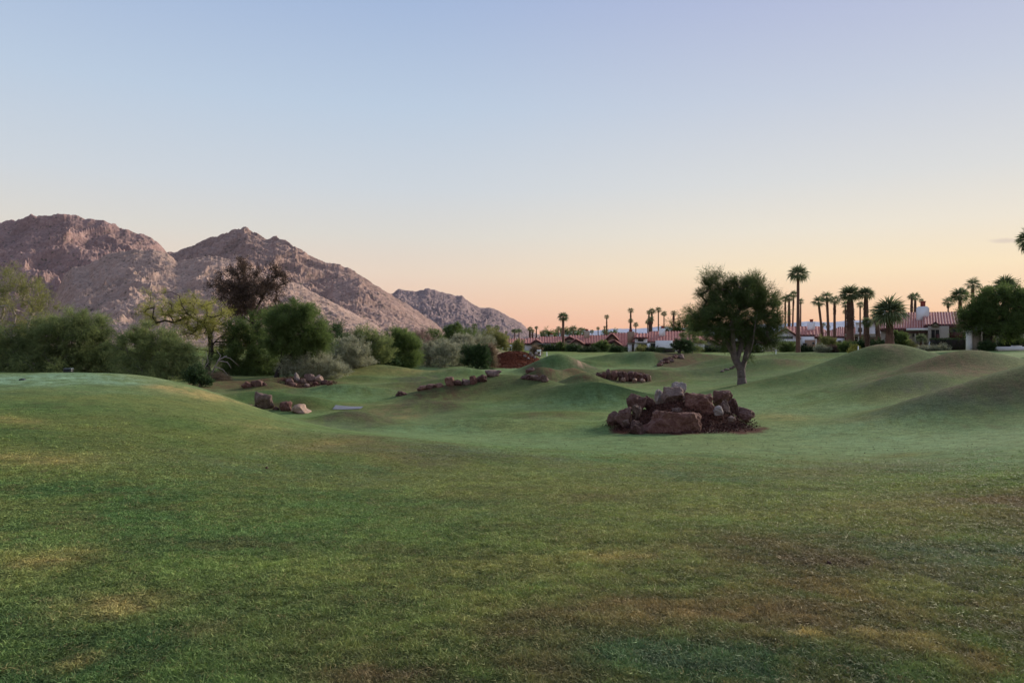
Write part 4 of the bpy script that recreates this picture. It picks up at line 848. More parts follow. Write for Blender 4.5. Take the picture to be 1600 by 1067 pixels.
    def chimney(s, px0, px1, py0, py1, y0=3, mat='white', cap=None, d=.8, round_=False):
        Y = s.Y + y0; x0, x1, z0, z1 = s.X(px0, Y), s.X(px1, Y), s.Z(py1, Y) - 1, s.Z(py0, Y); c = (x1 - x0) * (.16 if round_ else .06)
        ch = s.part('chimney', MB().prism([(x0, z0), (x1, z0), (x1, z1 - c), (x1 - c, z1), (x0 + c, z1), (x0, z1 - c)], Y, Y + d), M[mat])
        if cap:
            a, b, t = cap; xa, xb = s.X(a, Y), s.X(b, Y); mb = MB().box(xa, xb, Y + .2, Y + d - .2, z1, s.Z(t, Y)).box(xa - .08, xb + .08, Y + .12, Y + d - .12, s.Z(t, Y), s.Z(t, Y) + .12); s.part('chimney_pot', mb, M['brick'], ch)


h = House('white_house', 'farthest house at the left with low white walls beside the red mulch mound', 190, 784, 822, 549)
h.side(786, 826, 537, 530, d=9); h.walls(784, 806, 539, None, -2, 2, 'white'); h.window(787, 792, 542, 548, -2, 1); h.window(796, 803, 542, 548, -2, 2); h.box('pergola', 777, 800, 541.2, 542.2, -5, 2.5, 'wood')
for p in (778, 785, 793, 799): h.box('post', p, p + .9, 542.2, 550, -5, .2, 'whitepaint')
h.opening(808, 818, 541, 548, 0)
h = House('white_house', 'low white house with a stubby pale chimney left of the tall single palm', 185, 820, 884, 549.5)
h.side(818, 852, 537, 529, 2, 9, hl=6); h.side(833, 886, 536, 526.5, -1, 10, hl=12, mat='white'); h.chimney(858.5, 865, 523, 530, 4, 'cream', (860, 863.5, 521.7)); h.gable(829, 848, 838, 537, 531, -3, 5, 'cream')
h.opening(833, 842, 539, 547, -3); h.window(845, 851, 539, 545, -1.02, 1, glass='dark'); h.window(863, 868, 541, 547, -1.02, 2); h.box('patio_roof', 840, 862, 536.5, 538.2, -5, 4, 'frame'); h.opening(851, 860, 540, 548, -1.02); h.window(874, 882, 541, 546, -1.02, 2)
h = House('tan_house', 'tan house with two small front gables and a chimney right of the single palm', 172, 882, 949, 549, wall='cream')
h.side(888, 952, 537, 524.5, 0, 10); h.gable(880, 901, 890, 532, 526, -.8, 7, 'cream'); h.gable(890, 913, 900, 538, 530, -2.5, 6, 'cream', vent=False); h.chimney(912.5, 921.5, 517, 526, 3, 'cream', (915, 919, 515))
h.window(886, 893, 533, 535.5, -.82, 2, glass='dark'); h.window(913, 921, 538, 548, -.02, 2, 'wood', 'dark', 'door'); h.window(924, 928, 539, 548, -.02, 1); h.window(930, 934, 541, 547, -.02, 1)
h = House('tan_house', 'tan house with a stepped gable and a dark patio beside the white house', 165, 948, 994, 551, wall='tan')
h.side(951, 998, 541, 521, 0, 11, mat='tan'); h.gable(946, 966, 956.5, 531, 521.5, -.6, 8, 'tan', eave_r=531); h.gable(950, 973, 960, 535, 532, -1.6, 5, 'tan', vent=False, eave_r=541); h.chimney(980.5, 991.5, 518, 533, -1.8, 'tan', (983, 988, 516), d=1.5)
h.window(953, 959, 533.5, 540.5, -1.62, 1, glass='dark'); h.opening(970.5, 981, 543, 553, -.02); h.box('wall', 967, 993, 540.8, 543, -1.3, 1.2, 'tan')
h.box('pier', 981, 987.5, 537, 553.5, -3, .9, 'white'); h.box('patio_roof', 979, 1000, 536, 537.6, -3.2, 3, 'grey')
h = House('white_house', 'white house with a wide hipped tile roof, a white chimney and clipped hedges', 160, 990, 1102, 549)
h.side(988, 1104, 534, 518.5, 0, 12, hl=30, hr=34); h.walls(992, 1011, 527.5, None, -1.5, 5); h.box('parapet', 991.5, 1029, 535, 536.6, -4, 2.4, 'grey'); h.window(997, 1005.5, 530, 533.5, -1.52, 1); h.side(991, 1012, 527.5, 521.5, -1.7, 6, hl=6, wall=False)
h.box('pier', 1011, 1016, 536.6, 548.5, -4, .7, 'white'); h.walls(1024, 1051, 532, None, -4.2, 5); h.window(1016.5, 1024, 537, 547.5, -1.3, 2, 'frame', 'glass', 'door'); h.window(1048, 1051.5, 540.5, 545, -.02, 1); h.window(1056, 1060, 540, 546, -.02, 1)
h.chimney(1029.5, 1039.5, 513, 522, 3, 'white', (1033, 1037.5, 510)); h.opening(999, 1010, 538.5, 546, -1.52)
h.part('lamp', MB().box(h.X(1027), h.X(1028.4), h.Y - 4.4, h.Y - 4.2, h.Z(541.5), h.Z(540)), M['black'])
h = House('grey_house', 'grey stucco house with a small gable over teal glass doors behind the lone tree', 160, 1085, 1135, 549, wall='grey')
h.side(1080, 1146, 537, 526, 0, 9, mat='grey'); h.gable(1092, 1122, 1106, 537, 528.5, -1.5, 7, 'grey'); h.window(1098, 1113.5, 538.5, 547, -1.52, 3); h.window(1118, 1121, 540, 544, -1.52, 1); h.opening(1128, 1137, 541, 548, -.02)
h = House('white_house', 'white gabled house mostly hidden behind the crown of the lone tree', 158, 1140, 1196, 549)
h.side(1142, 1200, 531, 516, 1, 11, hr=12); h.gable(1144, 1178, 1161, 527, 515, -1, 9); h.box('patio_roof', 1140, 1196, 532.5, 534.4, -4, 3.5, 'white'); h.opening(1144, 1156, 536, 548, -1.02); h.window(1160, 1168, 538, 547, -1.02, 2)
for p in (1141, 1158, 1176, 1193): h.box('post', p, p + 1.6, 534.4, 549.5, -3.9, .25, 'grey')
h = House('white_house', 'white gabled house with a long strip window behind the tallest palm', 150, 1186, 1278, 550)
h.side(1226, 1300, 524, 511, 1, 11, hr=20); h.gable(1203, 1251, 1228, 528, 513, -1.2, 9); h.window(1215.5, 1239, 525, 529.6, -1.22, 4); h.box('patio_roof', 1184, 1248, 531.4, 533.6, -4.5, 4, 'white'); h.walls(1248, 1272, 526, None, -1.0, 5, 'white'); h.walls(1258, 1274, 531, None, -3, 2, 'tan')
h.chimney(1261.5, 1273.5, 503.5, 516, 4, 'white', (1265.5, 1270.5, 500)); h.window(1192, 1200, 536, 548, -1.0, 3, 'whitepaint', 'glass', 'door'); h.walls(1187, 1206, 533.6, None, -.9, 3, 'white'); h.window(1254, 1261, 536, 541.5, -3.02, 1, glass='dark'); h.window(1269, 1273, 534.5, 538, -3.02, 1)
for p in (1186, 1204, 1218, 1232, 1246): h.box('post', p, p + 1.5, 533.6, 550, -4.4, .25, 'grey' if p > 1190 else 'white')
h.opening(1219, 1230, 537, 549, -1.22)
h = House('tan_house', 'tan walled house with steep hipped tile roof and flat roofed white tower', 130, 1272, 1392, 549, wall='tan')
h.gable(1344, 1390, 1364, 519, 500, 3.6, 8, 'white', vent=False); h.side(1273, 1341, 526.5, 512, 0, 11, hl=42, mat='tan'); h.walls(1337, 1350, 505, None, -.5, 4, 'white'); h.box('parapet', 1336.6, 1350.4, 503.8, 505, -.7, 4.4, 'white'); h.window(1340.5, 1347.5, 512, 519, -.52, 2); h.box('patio_roof', 1320, 1388, 521.5, 524.5, -3.4, 3, 'grey'); h.box('wall', 1320, 1346, 524.5, 527, -3.0, .3, 'grey')
h.box('post', 1340.6, 1343, 524.5, 548, -3.2, .3, 'white'); h.window(1332, 1339.5, 530, 533.4, -.52, 2); h.walls(1320, 1392, 525, None, -.3, 6, 'grey'); h.walls(1306, 1320, 528.5, None, -.8, 1.5, 'white'); h.window(1308.5, 1314.5, 532, 541, -.84, 1, glass='dark', name='door'); h.window(1281, 1287, 533, 541, -.02, 1); h.window(1352, 1366, 529, 540, -.34, 3)
h.part('brace', MB().prism([(h.X(1314.5), h.Z(541)), (h.X(1318.5), h.Z(541)), (h.X(1316), h.Z(529))], h.Y - 1.2, h.Y - .85), M['white'])
h = House('beige_house', 'nearest house, beige with a broad red tile roof and a big rounded white chimney', 103, 1350, 1512, 549, wall='grey')
h.side(1372, 1452, 514, 489.5, 1, 13, mat='grey'); h.side(1443, 1512, 508.5, 489.5, 0, 13, hr=0, mat='grey')
h.walls(1420, 1450, 517, None, .6, 3, 'grey'); h.box('parapet', 1416, 1450, 512.8, 516.4, -1.6, 3.0, 'white'); h.box('beam', 1412, 1450, 517.8, 520, -1.5, .3, 'wood')
for p in (1414, 1429, 1441): h.box('post', p, p + 2.2, 520, 548, -1.4, .25, 'wood' if p < 1420 else 'grey')
h.walls(1450, 1483, 509.8, None, -1.6, 3, 'grey'); h.window(1454, 1468.5, 514.5, 533, -1.62, 2, 'grey', 'dark'); h.box('step_wall', 1463, 1468, 522, 533, -1.9, .25, 'wood'); h.gable(1453, 1468, 1460.5, 509, 504, -2.0, 3, 'grey', vent=False) if False else h.part('dormer', MB().prism([(h.X(1454), h.Z(510)), (h.X(1468), h.Z(510)), (h.X(1461), h.Z(504.3))], h.Y - 1.9, h.Y + .4), M['grey'])
h.part('fascia', MB().prism([(h.X(1453), h.Z(510.3)), (h.X(1461), h.Z(504.6)), (h.X(1461), h.Z(503.2)), (h.X(1452), h.Z(509.6))], h.Y - 2.1, h.Y - 1.9).prism([(h.X(1461), h.Z(504.6)), (h.X(1469), h.Z(510.3)), (h.X(1470), h.Z(509.6)), (h.X(1461), h.Z(503.2))], h.Y - 2.103, h.Y - 1.903), M['trim'])
h.part('flared_base', MB().prism([(h.X(1447), h.Z(549)), (h.X(1479), h.Z(549)), (h.X(1472), h.Z(534)), (h.X(1452), h.Z(534))], h.Y - 2.6, h.Y - 1.62), M['white'])
h.walls(1483, 1514, 509.8, None, -.2, 2, 'grey'); h.window(1488, 1503, 513.5, 519, -.22, 2); h.box('awning', 1484, 1504, 519.5, 528, -1.2, .9, 'wood'); h.box('beam', 1482, 1506, 511, 513, -1.3, .3, 'trim'); h.box('post', 1482.5, 1485, 513, 520, -1.2, .25, 'trim'); h.opening(1500, 1511, 519, 529, -.22)
h.chimney(1431.5, 1452, 479, 497, 4, 'white', (1438, 1446, 472), round_=True, d=.8); h.window(1425, 1429, 521, 526, .58, 1)
h.chimney(1377, 1384, 484, 500, 6, 'white')

for h in HOUSES: h.root.location = (X_(h.pc, h.Y), h.Y, h.g); h.root.rotation_euler = (0, 0, -h.yaw)
# walls right of the nearest house
o = empty('garden_wall', (X_(1524, 84), 84, Z_(552, 84)), 'grey wall with its lit end painted as a white block left of the round tree', 'wall')
MB().box(X_(1517.5, 84), X_(1534, 84), 84.1, 84.6, Z_(553, 84) - .4, Z_(516.5, 84)).build('wall', M['grey'], o); MB().box(X_(1512.5, 84), X_(1517.5, 84), 83.8, 84.4, Z_(553, 84) - .4, Z_(515, 84)).build('pier', M['white'], o)  # white block stands for the bright lit end face of the wall
MB().box(X_(1521.5, 84), X_(1522.5, 84), 84.0, 84.08, Z_(551, 84), Z_(548, 84)).build('vent', M['dark'], o)
o = empty('garden_wall', (X_(1580, 90), 90, Z_(543, 90)), 'long grey garden wall with a tan door at the right edge', 'wall')
mb = MB().prism([(X_(1558, 90), Z_(546, 90) - .5), (X_(1700, 90), Z_(546, 90) - .5), (X_(1700, 90), Z_(519, 90)), (X_(1572, 90), Z_(519.5, 90)), (X_(1558, 90), Z_(525, 90))], 90, 90.4); mb.build('wall', M['grey'], o)
MB().box(X_(1534, 90), X_(1558, 90), 90.4, 90.9, Z_(546, 90) - .5, Z_(514.5, 90)).build('wall', M['cream'], o); MB().box(X_(1549, 90), X_(1556.5, 90), 90.2, 90.39, Z_(538, 90), Z_(518, 90)).build('door', M['tan'], o); MB().box(X_(1556.8, 90), X_(1563, 90), 90.5, 96, Z_(530, 90), Z_(517, 90)).build('wall', M['grey'], o)
o = MB().box(X_(1555, 82), X_(1700, 82), 82, 82.5, Z_(544, 82) - .3, Z_(541.6, 82)).build('kerb', M['white'], None); tag(o, 'low white garden kerb at the edge of the lawn by the round tree', 'kerb')
o = MB().box(X_(1584, 86), X_(1597, 86), 86, 86.5, Z_(542, 86) - .3, Z_(539.8, 86)).build('planter_edge', M['white'], None); tag(o, 'short white planter edge behind the kerb at the right edge', 'planter')


# ------------------------------------------------------------------ palms
def frond_mesh(kind, seed):
    rng = random.Random(seed); V = []; T = []; ti = []
    def add(a, b, c, t): k = len(V); V.extend([a, b, c]); T.append((k, k + 1, k + 2)); ti.extend([t] * 3)
    # petiole along +x then a fan of folded, drooping segments (frond length about 1)
    pl = .24; add((0, -.035, 0), (0, .035, 0), (pl, 0, .05), .5); add((0, 0, -.03), (0, 0, .03), (pl, 0, .05), .4)
    n = 12
    for i in range(n):
        a = (i / (n - 1) - .5) * 2.5 + rng.uniform(-.04, .04); L = (.80 - .22 * abs(a) / 1.5) * rng.uniform(.88, 1.08); ca, sa = math.cos(a), math.sin(a); dr = rng.uniform(.10, .26) * (1.5 if kind else 1)
        w = .030; px, py = -sa * w, ca * w; m1 = (pl + ca * L * .6, sa * L * .6, .05 - .02); tp = (pl + ca * L * (.95), sa * L * .95, .05 - dr); b0 = (pl, 0, .05); t = rng.uniform(.25, .9)
        up = .022 if i % 2 else -.012
        add(b0, (m1[0] + px, m1[1] + py, m1[2] + up), (m1[0] - px, m1[1] - py, m1[2] - up), t); add((m1[0] + px, m1[1] + py, m1[2] + up), tp, (m1[0] - px, m1[1] - py, m1[2] - up), t + .08)
    return V, T, ti


FR = [frond_mesh(0, 1), frond_mesh(0, 2), frond_mesh(1, 3)]
FRM = [npmesh('frond', V, [np.array(T)], M['palm'], tint=ti) for V, T, ti in FR]


def frond_mats(n, r, rng, low=-55, squash=1.0):
    from mathutils import Matrix, Euler
    out = []
    for i in range(n):
        az = i * 2.39996 + rng.uniform(-.2, .2); t = (i + .5) / n; el = 82 - (82 - low) * t ** .9 + rng.uniform(-8, 8); s = r * rng.uniform(.88, 1.08) * (1.0 if el > -20 else .88)
        out.append(Matrix.Rotation(az, 4, 'Z') @ Matrix.Rotation(-math.radians(el), 4, 'Y') @ Matrix.Rotation(rng.uniform(-.5, .5), 4, 'X') @ Matrix.Diagonal((s, s, s, 1)))
    return out


def palm(px, pyc, pyb, Y, wpx, label, tw=.0, skirt=0, sw=0, lean=0, low=-42, n=17, parts=None, name='fan_palm', group='fan palms standing among and behind the houses'):
    """px, pyc = crown centre; wpx = crown width; skirt = pixels of dead leaf skirt below the crown, sw its width"""
    m = Y / F; rng = random.Random(int(px * 10 + pyc)); r = wpx * m * .62; zc = Z_(pyc, Y) - r * .12; zb = Z_(pyb, Y); x = X_(px + lean, Y)
    g = gz(x, Y); zb = g if (g <= zb or pyb >= 545) else zb; zb = min(zb, g) if pyb < 540 else zb
    root = empty(name, (x, Y, zb), label, 'palm tree', group); off = X_(px, Y) - x; hgt = zc - zb; tr = tw or max(.16, hgt * .018)
    k = 10; pts = []; rad = []
    for i in range(k + 1):
        t = i / k; pts.append((off * t ** 1.4, 0, hgt * t - (.3 if i == 0 else 0))); rad.append(tr * (1.35 - .45 * min(1, t * 2.2)) * (1.0 if i % 2 else 1.06) * (.9 if t > .5 else 1))
    me = MB().tube(pts, rad, 8).mesh('trunk', M['bark_palm'], smooth=True); link('trunk', me, root)
    if skirt:
        mb = MB(); s0 = hgt - skirt * m; ww = sw * m / 2; N_ = int(70 + 60 * skirt * m * ww)
        for i in range(N_):
            a = rng.uniform(0, 2 * PI); t = rng.random(); z = s0 + (hgt - s0) * t; q = ww * (.62 + .38 * math.sin(PI * min(1, t * .8 + .25))); xx = off * (z / hgt) ** 1.4
            p0 = Vector((xx + math.cos(a) * q * .45, math.sin(a) * q * .45, z + .2)); p1 = Vector((xx + math.cos(a + rng.uniform(-.3, .3)) * q * rng.uniform(.85, 1.15), math.sin(a) * q, z - rng.uniform(.4, 1.0) * min(1, skirt * m / 3 + .3))); w = Vector((-math.sin(a), math.cos(a), 0)) * rng.uniform(.07, .2) * max(ww, .5)
            mb.tri(tuple(p0), tuple(p1 - w), tuple(p1 + w))
        s_ = [(off * (z / hgt) ** 1.4, 0, z) for z in np.linspace(s0 - .1, hgt + .1, 6)]; mb.tube(s_, [ww * .55, ww * .75, ww * .82, ww * .8, ww * .7, ww * .4], 9)
        ob = link('skirt', mb.mesh('skirt', M['palm_dry']), root)
    MT = frond_mats(n, r, rng, low)
    if parts if parts is not None else wpx > 19:
        for i, mt in enumerate(MT):
            f = link('frond', FRM[2 if i > n * .6 else rng.randint(0, 1)], root); f.location = (off, 0, hgt); mt2 = mt.copy(); f.rotation_euler = mt2.to_euler(); f.scale = mt2.to_scale()
    else:
        V = []; T = []; ti = []
        for i, mt in enumerate(MT):
            Vf, Tf, tf = FR[2 if i > n * .6 else rng.randint(0, 1)]; A = np.array(mt); k0 = len(V); P = (np.array(Vf) @ A[:3, :3].T) + np.array([off, 0, hgt]); V += P.tolist(); T += [(a + k0, b + k0, c + k0) for a, b, c in Tf]; ti += tf
        V += [[off + .10 * r * math.cos(q), .10 * r * math.sin(q), hgt - .1 * r] for q in (0, 1.57, 3.14, 4.71)] + [[off, 0, hgt + .28 * r], [off, 0, hgt - .25 * r]]; k0 = len(V) - 6; T += [(k0 + q, k0 + (q + 1) % 4, k0 + 4) for q in range(4)] + [(k0 + (q + 1) % 4, k0 + q, k0 + 5) for q in range(4)]; ti += [.2] * 6
        cr = link('crown', npmesh('crown', V, [np.array(T)], M['palm'], tint=ti), root)
    return root


P_ = [
    (1247, 427, 551, 112, 33, 'tallest fan palm in the photo with a long bare trunk', dict(tw=.26, n=30, low=-45)),
    (1227, 467, 550, 165, 15, 'fan palm at the left of the group behind the tallest palm', dict(skirt=14, sw=3)),
    (1233, 465, 550, 160, 17, 'fan palm with a shaggy trunk just left of the tallest palm', dict(skirt=50, sw=5)),
    (1240, 460, 550, 162, 15, 'fan palm with a thin curved trunk touching the tallest palm on its left', dict(skirt=12, sw=3, lean=-2)),
    (1251, 471, 550, 170, 12, 'small fan palm half hidden behind the trunk of the tallest palm', {}),
    (1215, 474, 550, 170, 14, 'fan palm peeking out at the right edge of the lone tree crown', {}),
    (1279, 471, 548, 125, 23, 'leaning fan palm behind the roof, leftmost of three in a row', dict(lean=7, tw=.24)),
    (1292, 464, 548, 122, 23, 'tallest palm of the row of three behind the tile roof', dict(lean=3, tw=.25)),
    (1304, 469, 548, 124, 20, 'straight fan palm, rightmost of the row of three', dict(skirt=16, sw=4.5, tw=.25)),
    (1321, 476, 548, 128, 15, 'small fan palm hugging the left side of the thick skirted palm', {}),
    (1321.5, 487, 548, 132, 11, 'smallest palm beside the foot of the thick skirted palm', {}),
    (1328.5, 460, 548, 118, 36, 'thick palm with a broad dark brown skirt down to the tile roof', dict(skirt=46, sw=13.5, tw=.55, n=34, low=-30)),
    (1353, 459, 548, 117, 27, 'fan palm with a bulging brown skirt right of the thick skirted palm', dict(skirt=34, sw=8.5, tw=.36, n=30, low=-30)),
    (1344, 476, 548, 125, 13, 'small palm between the two skirted palms', {}),
    (1390, 487, 541, 88, 54, 'big short palm with wide spreading fronds and a thick dark trunk on the mound', dict(skirt=38, sw=13, tw=.48, n=44, low=-42)),
    (1369, 492, 543, 95, 20, 'grey green palm crown on a dark leaning trunk left of the big short palm', dict(lean=5, skirt=24, sw=6, tw=.3, low=-60)),
    (1355, 503, 547, 92, 19, 'bushy short palm with dead tan fronds hanging in front of the white tower', dict(skirt=28, sw=8, tw=.2, n=36, low=-70)),
    (1424.5, 464, 545, 135, 15, 'left palm of a close pair rising behind the nearest roof', dict(skirt=20, sw=4.5)),
    (1430, 463, 545, 137, 17, 'right palm of a close pair rising behind the nearest roof', dict(skirt=22, sw=4.5)),
    (1439.5, 470, 545, 150, 9, 'little drooping palm crown just behind the big white chimney', {}),
    (1439, 529, 543, 95, 19, 'short palm in the front garden of the nearest house', dict(tw=.2, n=22, low=-20)),
    (1481.5, 472, 545, 150, 20, 'lone palm above the right end of the nearest roof', dict(skirt=5, sw=4)),
    (1500, 461, 545, 125, 30, 'broad crowned palm left of the round tree', dict(skirt=14, sw=6, tw=.3, n=30)),
    (1520, 444, 545, 118, 25, 'tall palm rising behind the left side of the round tree', dict(skirt=10, sw=5, tw=.26)),
    (1539, 456, 545, 125, 23, 'palm half sunk behind the top of the round tree', dict(tw=.3)),
    (1570, 446, 545, 105, 36, 'pale green palm crown standing above the round tree', dict(n=32, low=-20)),
    (1598, 458, 545, 125, 20, 'palm behind the right side of the round tree at the photo edge', {}),
    (1609, 374, 545, 60, 42, 'palm cut off by the right edge high above the others', dict(tw=.25, n=34, low=-70)),
    (948, 495, 548, 210, 9, 'thin tall palm above the tan house with the stepped gable', dict(skirt=18, sw=2.6)),
    (944.5, 511, 548, 215, 5, 'tiny palm left of the thin tall palm', {}),
    (985.5, 485, 548, 185, 11, 'upper palm of two crowns stacked above the tan chimney', dict(skirt=12, sw=3)),
    (985.3, 501, 548, 180, 10, 'lower palm of two crowns stacked above the tan chimney', dict(skirt=18, sw=4)),
    (993.5, 507, 548, 200, 10, 'small palm right of the stacked palm crowns', {}),
    (1012, 503, 548, 195, 9, 'small low palm at the left of the clump behind the white hipped roof', {}),
    (1016.5, 498, 548, 186, 13, 'palm with a brown skirt in the middle of the clump behind the white hipped roof', dict(skirt=24, sw=4.5)),
    (1014, 488, 548, 190, 10, 'upper left palm of the clump behind the white hipped roof', dict(skirt=14, sw=3)),
    (1018.5, 486, 548, 188, 13, 'upper right palm of the clump behind the white hipped roof', dict(skirt=16, sw=4)),
    (1028.7, 484, 548, 190, 12, 'tall thin palm left of the white chimney with the red pot', {}),
    (1037.5, 490, 548, 195, 11, 'thin palm directly behind the white chimney with the red pot', {}),
    (1052.5, 489, 548, 180, 11, 'palm with a shaggy trunk in front of the dark green mass', dict(skirt=8, sw=3.5)),
    (880, 495, 549, 165, 18, 'tall single palm in front of the leftmost tile roofs', dict(tw=.33, n=28)),
    (872.5, 513, 548, 210, 9, 'small palm at the left behind the tall single palm', {}),
    (877, 515, 548, 205, 8, 'small palm close against the trunk of the tall single palm', {}),
    (872, 522, 548, 215, 7, 'lowest tiny palm left of the tall single palm', {}),
    (895.5, 515, 548, 190, 17, 'spiky palm between the tall single palm and the tan chimney', dict(low=-25)),
    (907.5, 516, 548, 195, 12, 'left palm of the pair beside the tan chimney', {}),
    (912, 517, 548, 200, 12, 'right palm of the pair beside the tan chimney', {}),
    (925, 518, 548, 220, 8, 'tiny flat palm right of the tan chimney', {}),
    (934.6, 513, 548, 225, 7, 'tiny thin palm far behind the tan house', {}),
    (828, 514, 548, 215, 10, 'left palm of the small cluster behind the farthest roofs', dict(skirt=10, sw=4)),
    (832, 517, 548, 210, 8, 'low palm in the middle of the small cluster behind the farthest roofs', dict(skirt=8, sw=3)),
    (838, 512, 548, 215, 7, 'right thin palm of the small cluster behind the farthest roofs', dict(skirt=14, sw=2.4)),
    (850, 520, 548, 220, 12, 'low wide palm behind the pale stubby chimney', {}),
    (804, 518, 548, 200, 12, 'left palm above the farthest white house', dict(low=-10)),
    (811, 518, 548, 205, 11, 'right palm above the farthest white house', dict(low=-10)),
    (741, 510, 545, 170, 13, 'palm seen against the far grey mountain above the low green tree', {}),
    (763, 511, 545, 175, 10, 'left palm leaning over the round olive tree', dict(lean=4)),
    (776.5, 512, 545, 175, 11, 'right palm leaning over the round olive tree', dict(lean=-4)),
    (791, 519, 545, 200, 6, 'tiny palm against the foot of the far grey mountain', {}),
    (1286, 507, 548, 210, 9, 'small dark palm crown behind the trunks of the row of three', {}),
    (1294, 510, 548, 205, 9, 'second small dark palm crown behind the row of three', {}),
]
for a in P_: palm(*a[:5], a[5], **a[6])

# ------------------------------------------------------------------ greenery round the houses
HG = 'shrubs and trees round the houses'
pplant('round_tree', 'big round dark green tree beside the white wall end at the right', 'tree', HG, 1543, 541, 84, [(1530, 490, 28, 24, 0), (1560, 475, 34, 28, 0), (1585, 500, 34, 26, 0), (1550, 505, 40, 14, 0), (1520, 502, 18, 14, 0), (1540, 478, 26, 22, -.3), (1605, 485, 26, 30, 0), (1575, 520, 16, 8, 0), (1580, 465, 20, 16, 0)], M['lf_green'], M['bark_d'],
       trunk_px=[[(1543, 541), (1543, 525), (1545, 512)], [(1544, 518), (1560, 505), (1575, 490)], [(1544, 518), (1530, 505), (1524, 495)], [(1545, 512), (1552, 490)]], nclump=520, per=170, cr=.55, L=.22, wd=.05, seed=60, trunk_r=.5, droop=.3, up=.3, fixY=True, bright=-.08)
pplant('tree', 'dense dark green tree behind the white house left of the lone tree', 'tree', HG, 1075, 548, 182, [(1070, 506, 26, 18, 0), (1090, 500, 20, 20, 0), (1050, 512, 14, 12, 0), (1100, 515, 14, 14, 0), (1085, 520, 30, 10)], M['lf_green'], M['bark_d'], nclump=260, per=130, cr=.9, L=.4, wd=.07, seed=61, trunk_r=.4, tri=False, fixY=True, bright=-.15)
pplant('tree', 'thin drooping tree over the right end of the white hipped roof', 'tree', HG, 1082, 550, 128, [(1078, 520, 12, 10, 0), (1090, 522, 10, 10, 0), (1070, 522, 8, 10, 0)], M['lf_mes'], M['bark'], nclump=60, per=110, cr=.5, L=.4, wd=.035, seed=62, trunk_r=.1, droop=.9, fixY=True)
pplant('olive_tree', 'small crooked dark tree growing from the rocky mulch slope', 'tree', None, 1061, 560, 97, [(1072, 541, 8, 7, 0), (1063, 537, 6, 5, 0), (1078, 545, 6, 5, 0), (1056, 542, 4, 4, 0)], M['lf_dark'], M['bark_d'], trunk_px=[[(1061, 560), (1061, 552), (1063, 545)], [(1061, 551), (1056, 545)]], nclump=70, per=120, cr=.3, L=.16, wd=.05, seed=63, trunk_r=.2, tri=False, fixY=True)
SH = [(876, 549, 165, 11, 15, 'lf_green', 'bright rounded shrub at the foot of the tall single palm'), (899, 552, 158, 14, 16, 'lf_dark', 'wide dark shrub in front of the small gables'), (940, 549, 155, 12, 20, 'lf_green', 'bright green rounded tree between the two tan houses'), (963, 553, 150, 12, 13, 'lf_dark', 'dark shrub below the dark patio window'),
      (920, 552, 150, 22, 5, 'lf_hedge', 'low dark hedge before the tan house with small gables'), (858, 550, 165, 16, 7, 'lf_hedge', 'dark low shrubs before the house with the stubby chimney'), (1002, 550, 148, 6, 9, 'lf_oliv', 'small leafy shrub beside the white pier'), (1021, 551, 146, 10, 4, 'lf_hedge', 'very low hedge in front of the white patio'),
      (1111, 550, 150, 18, 5, 'lf_hedge', 'low clipped hedge in front of the grey gabled house'), (1140, 551, 145, 24, 7, 'lf_hedge', 'dark hedge behind the trunk of the lone tree'), (1230, 550, 128, 14, 18, 'lf_green', 'leafy green shrub left of the tallest palm trunk'), (1262, 551, 120, 16, 6, 'lf_hedge', 'low dark shrubs at the foot of the tallest palm'),
      (1293, 549, 112, 13, 20, 'lf_oliv', 'olive yellow rounded shrub in front of the hipped roof'), (1284, 551, 108, 10, 8, 'lf_sage', 'small grey shrub left of the olive rounded shrub'), (1303, 551, 108, 9, 7, 'lf_brown', 'brown low shrub right of the olive rounded shrub'), (1326, 551, 106, 14, 15, 'lf_green', 'green shrub behind the white marker post'),
      (1334, 549, 84, 7, 7, 'lf_yel', 'small bright yellow green shrub beside the white marker post'), (1352, 547, 100, 16, 13, 'lf_dark', 'dark shrub mass below the bushy short palm'), (1404, 543, 94, 12, 24, 'lf_green', 'leafy shrub right of the big short palm trunk'), (1372, 543, 93, 12, 10, 'lf_dark', 'dark shrub left of the big short palm trunk'),
      (1417, 545, 95, 10, 11, 'lf_oliv', 'shrub under the patio beam of the nearest house'), (1456, 547, 92, 26, 5, 'lf_sage', 'low grey green planting before the white flared base'), (1543, 547, 82, 10, 12, 'lf_dark', 'dark shrub around the foot of the round tree'), (1580, 540, 88, 16, 11, 'lf_dark', 'blue green shrub in front of the long grey wall'), (1600, 540, 87, 12, 9, 'lf_dark', 'shrub in front of the grey wall at the photo edge'),
      (809, 549, 172, 8, 21, 'lf_oliv', 'upright olive green tree before the farthest white house'), (838, 552, 120, 6, 8, 'lf_tan', 'straw bush on the right end of the red mulch mound'), (885, 524, 260, 26, 9, 'lf_green', 'low green trees far behind the leftmost roofs'), (955, 524, 265, 16, 7, 'lf_green', 'low green trees far behind the tan roofs'), (1336, 520, 150, 12, 10, 'lf_green', 'green tree top behind the thick skirted palm'),
      (1310, 520, 155, 10, 8, 'lf_dark', 'dark tree top behind the row of three palms'), (857, 526, 250, 12, 8, 'lf_green', 'green tree behind the stubby pale chimney'), (1180, 551, 128, 10, 8, 'lf_hedge', 'dark shrub right of the lone tree trunk')]
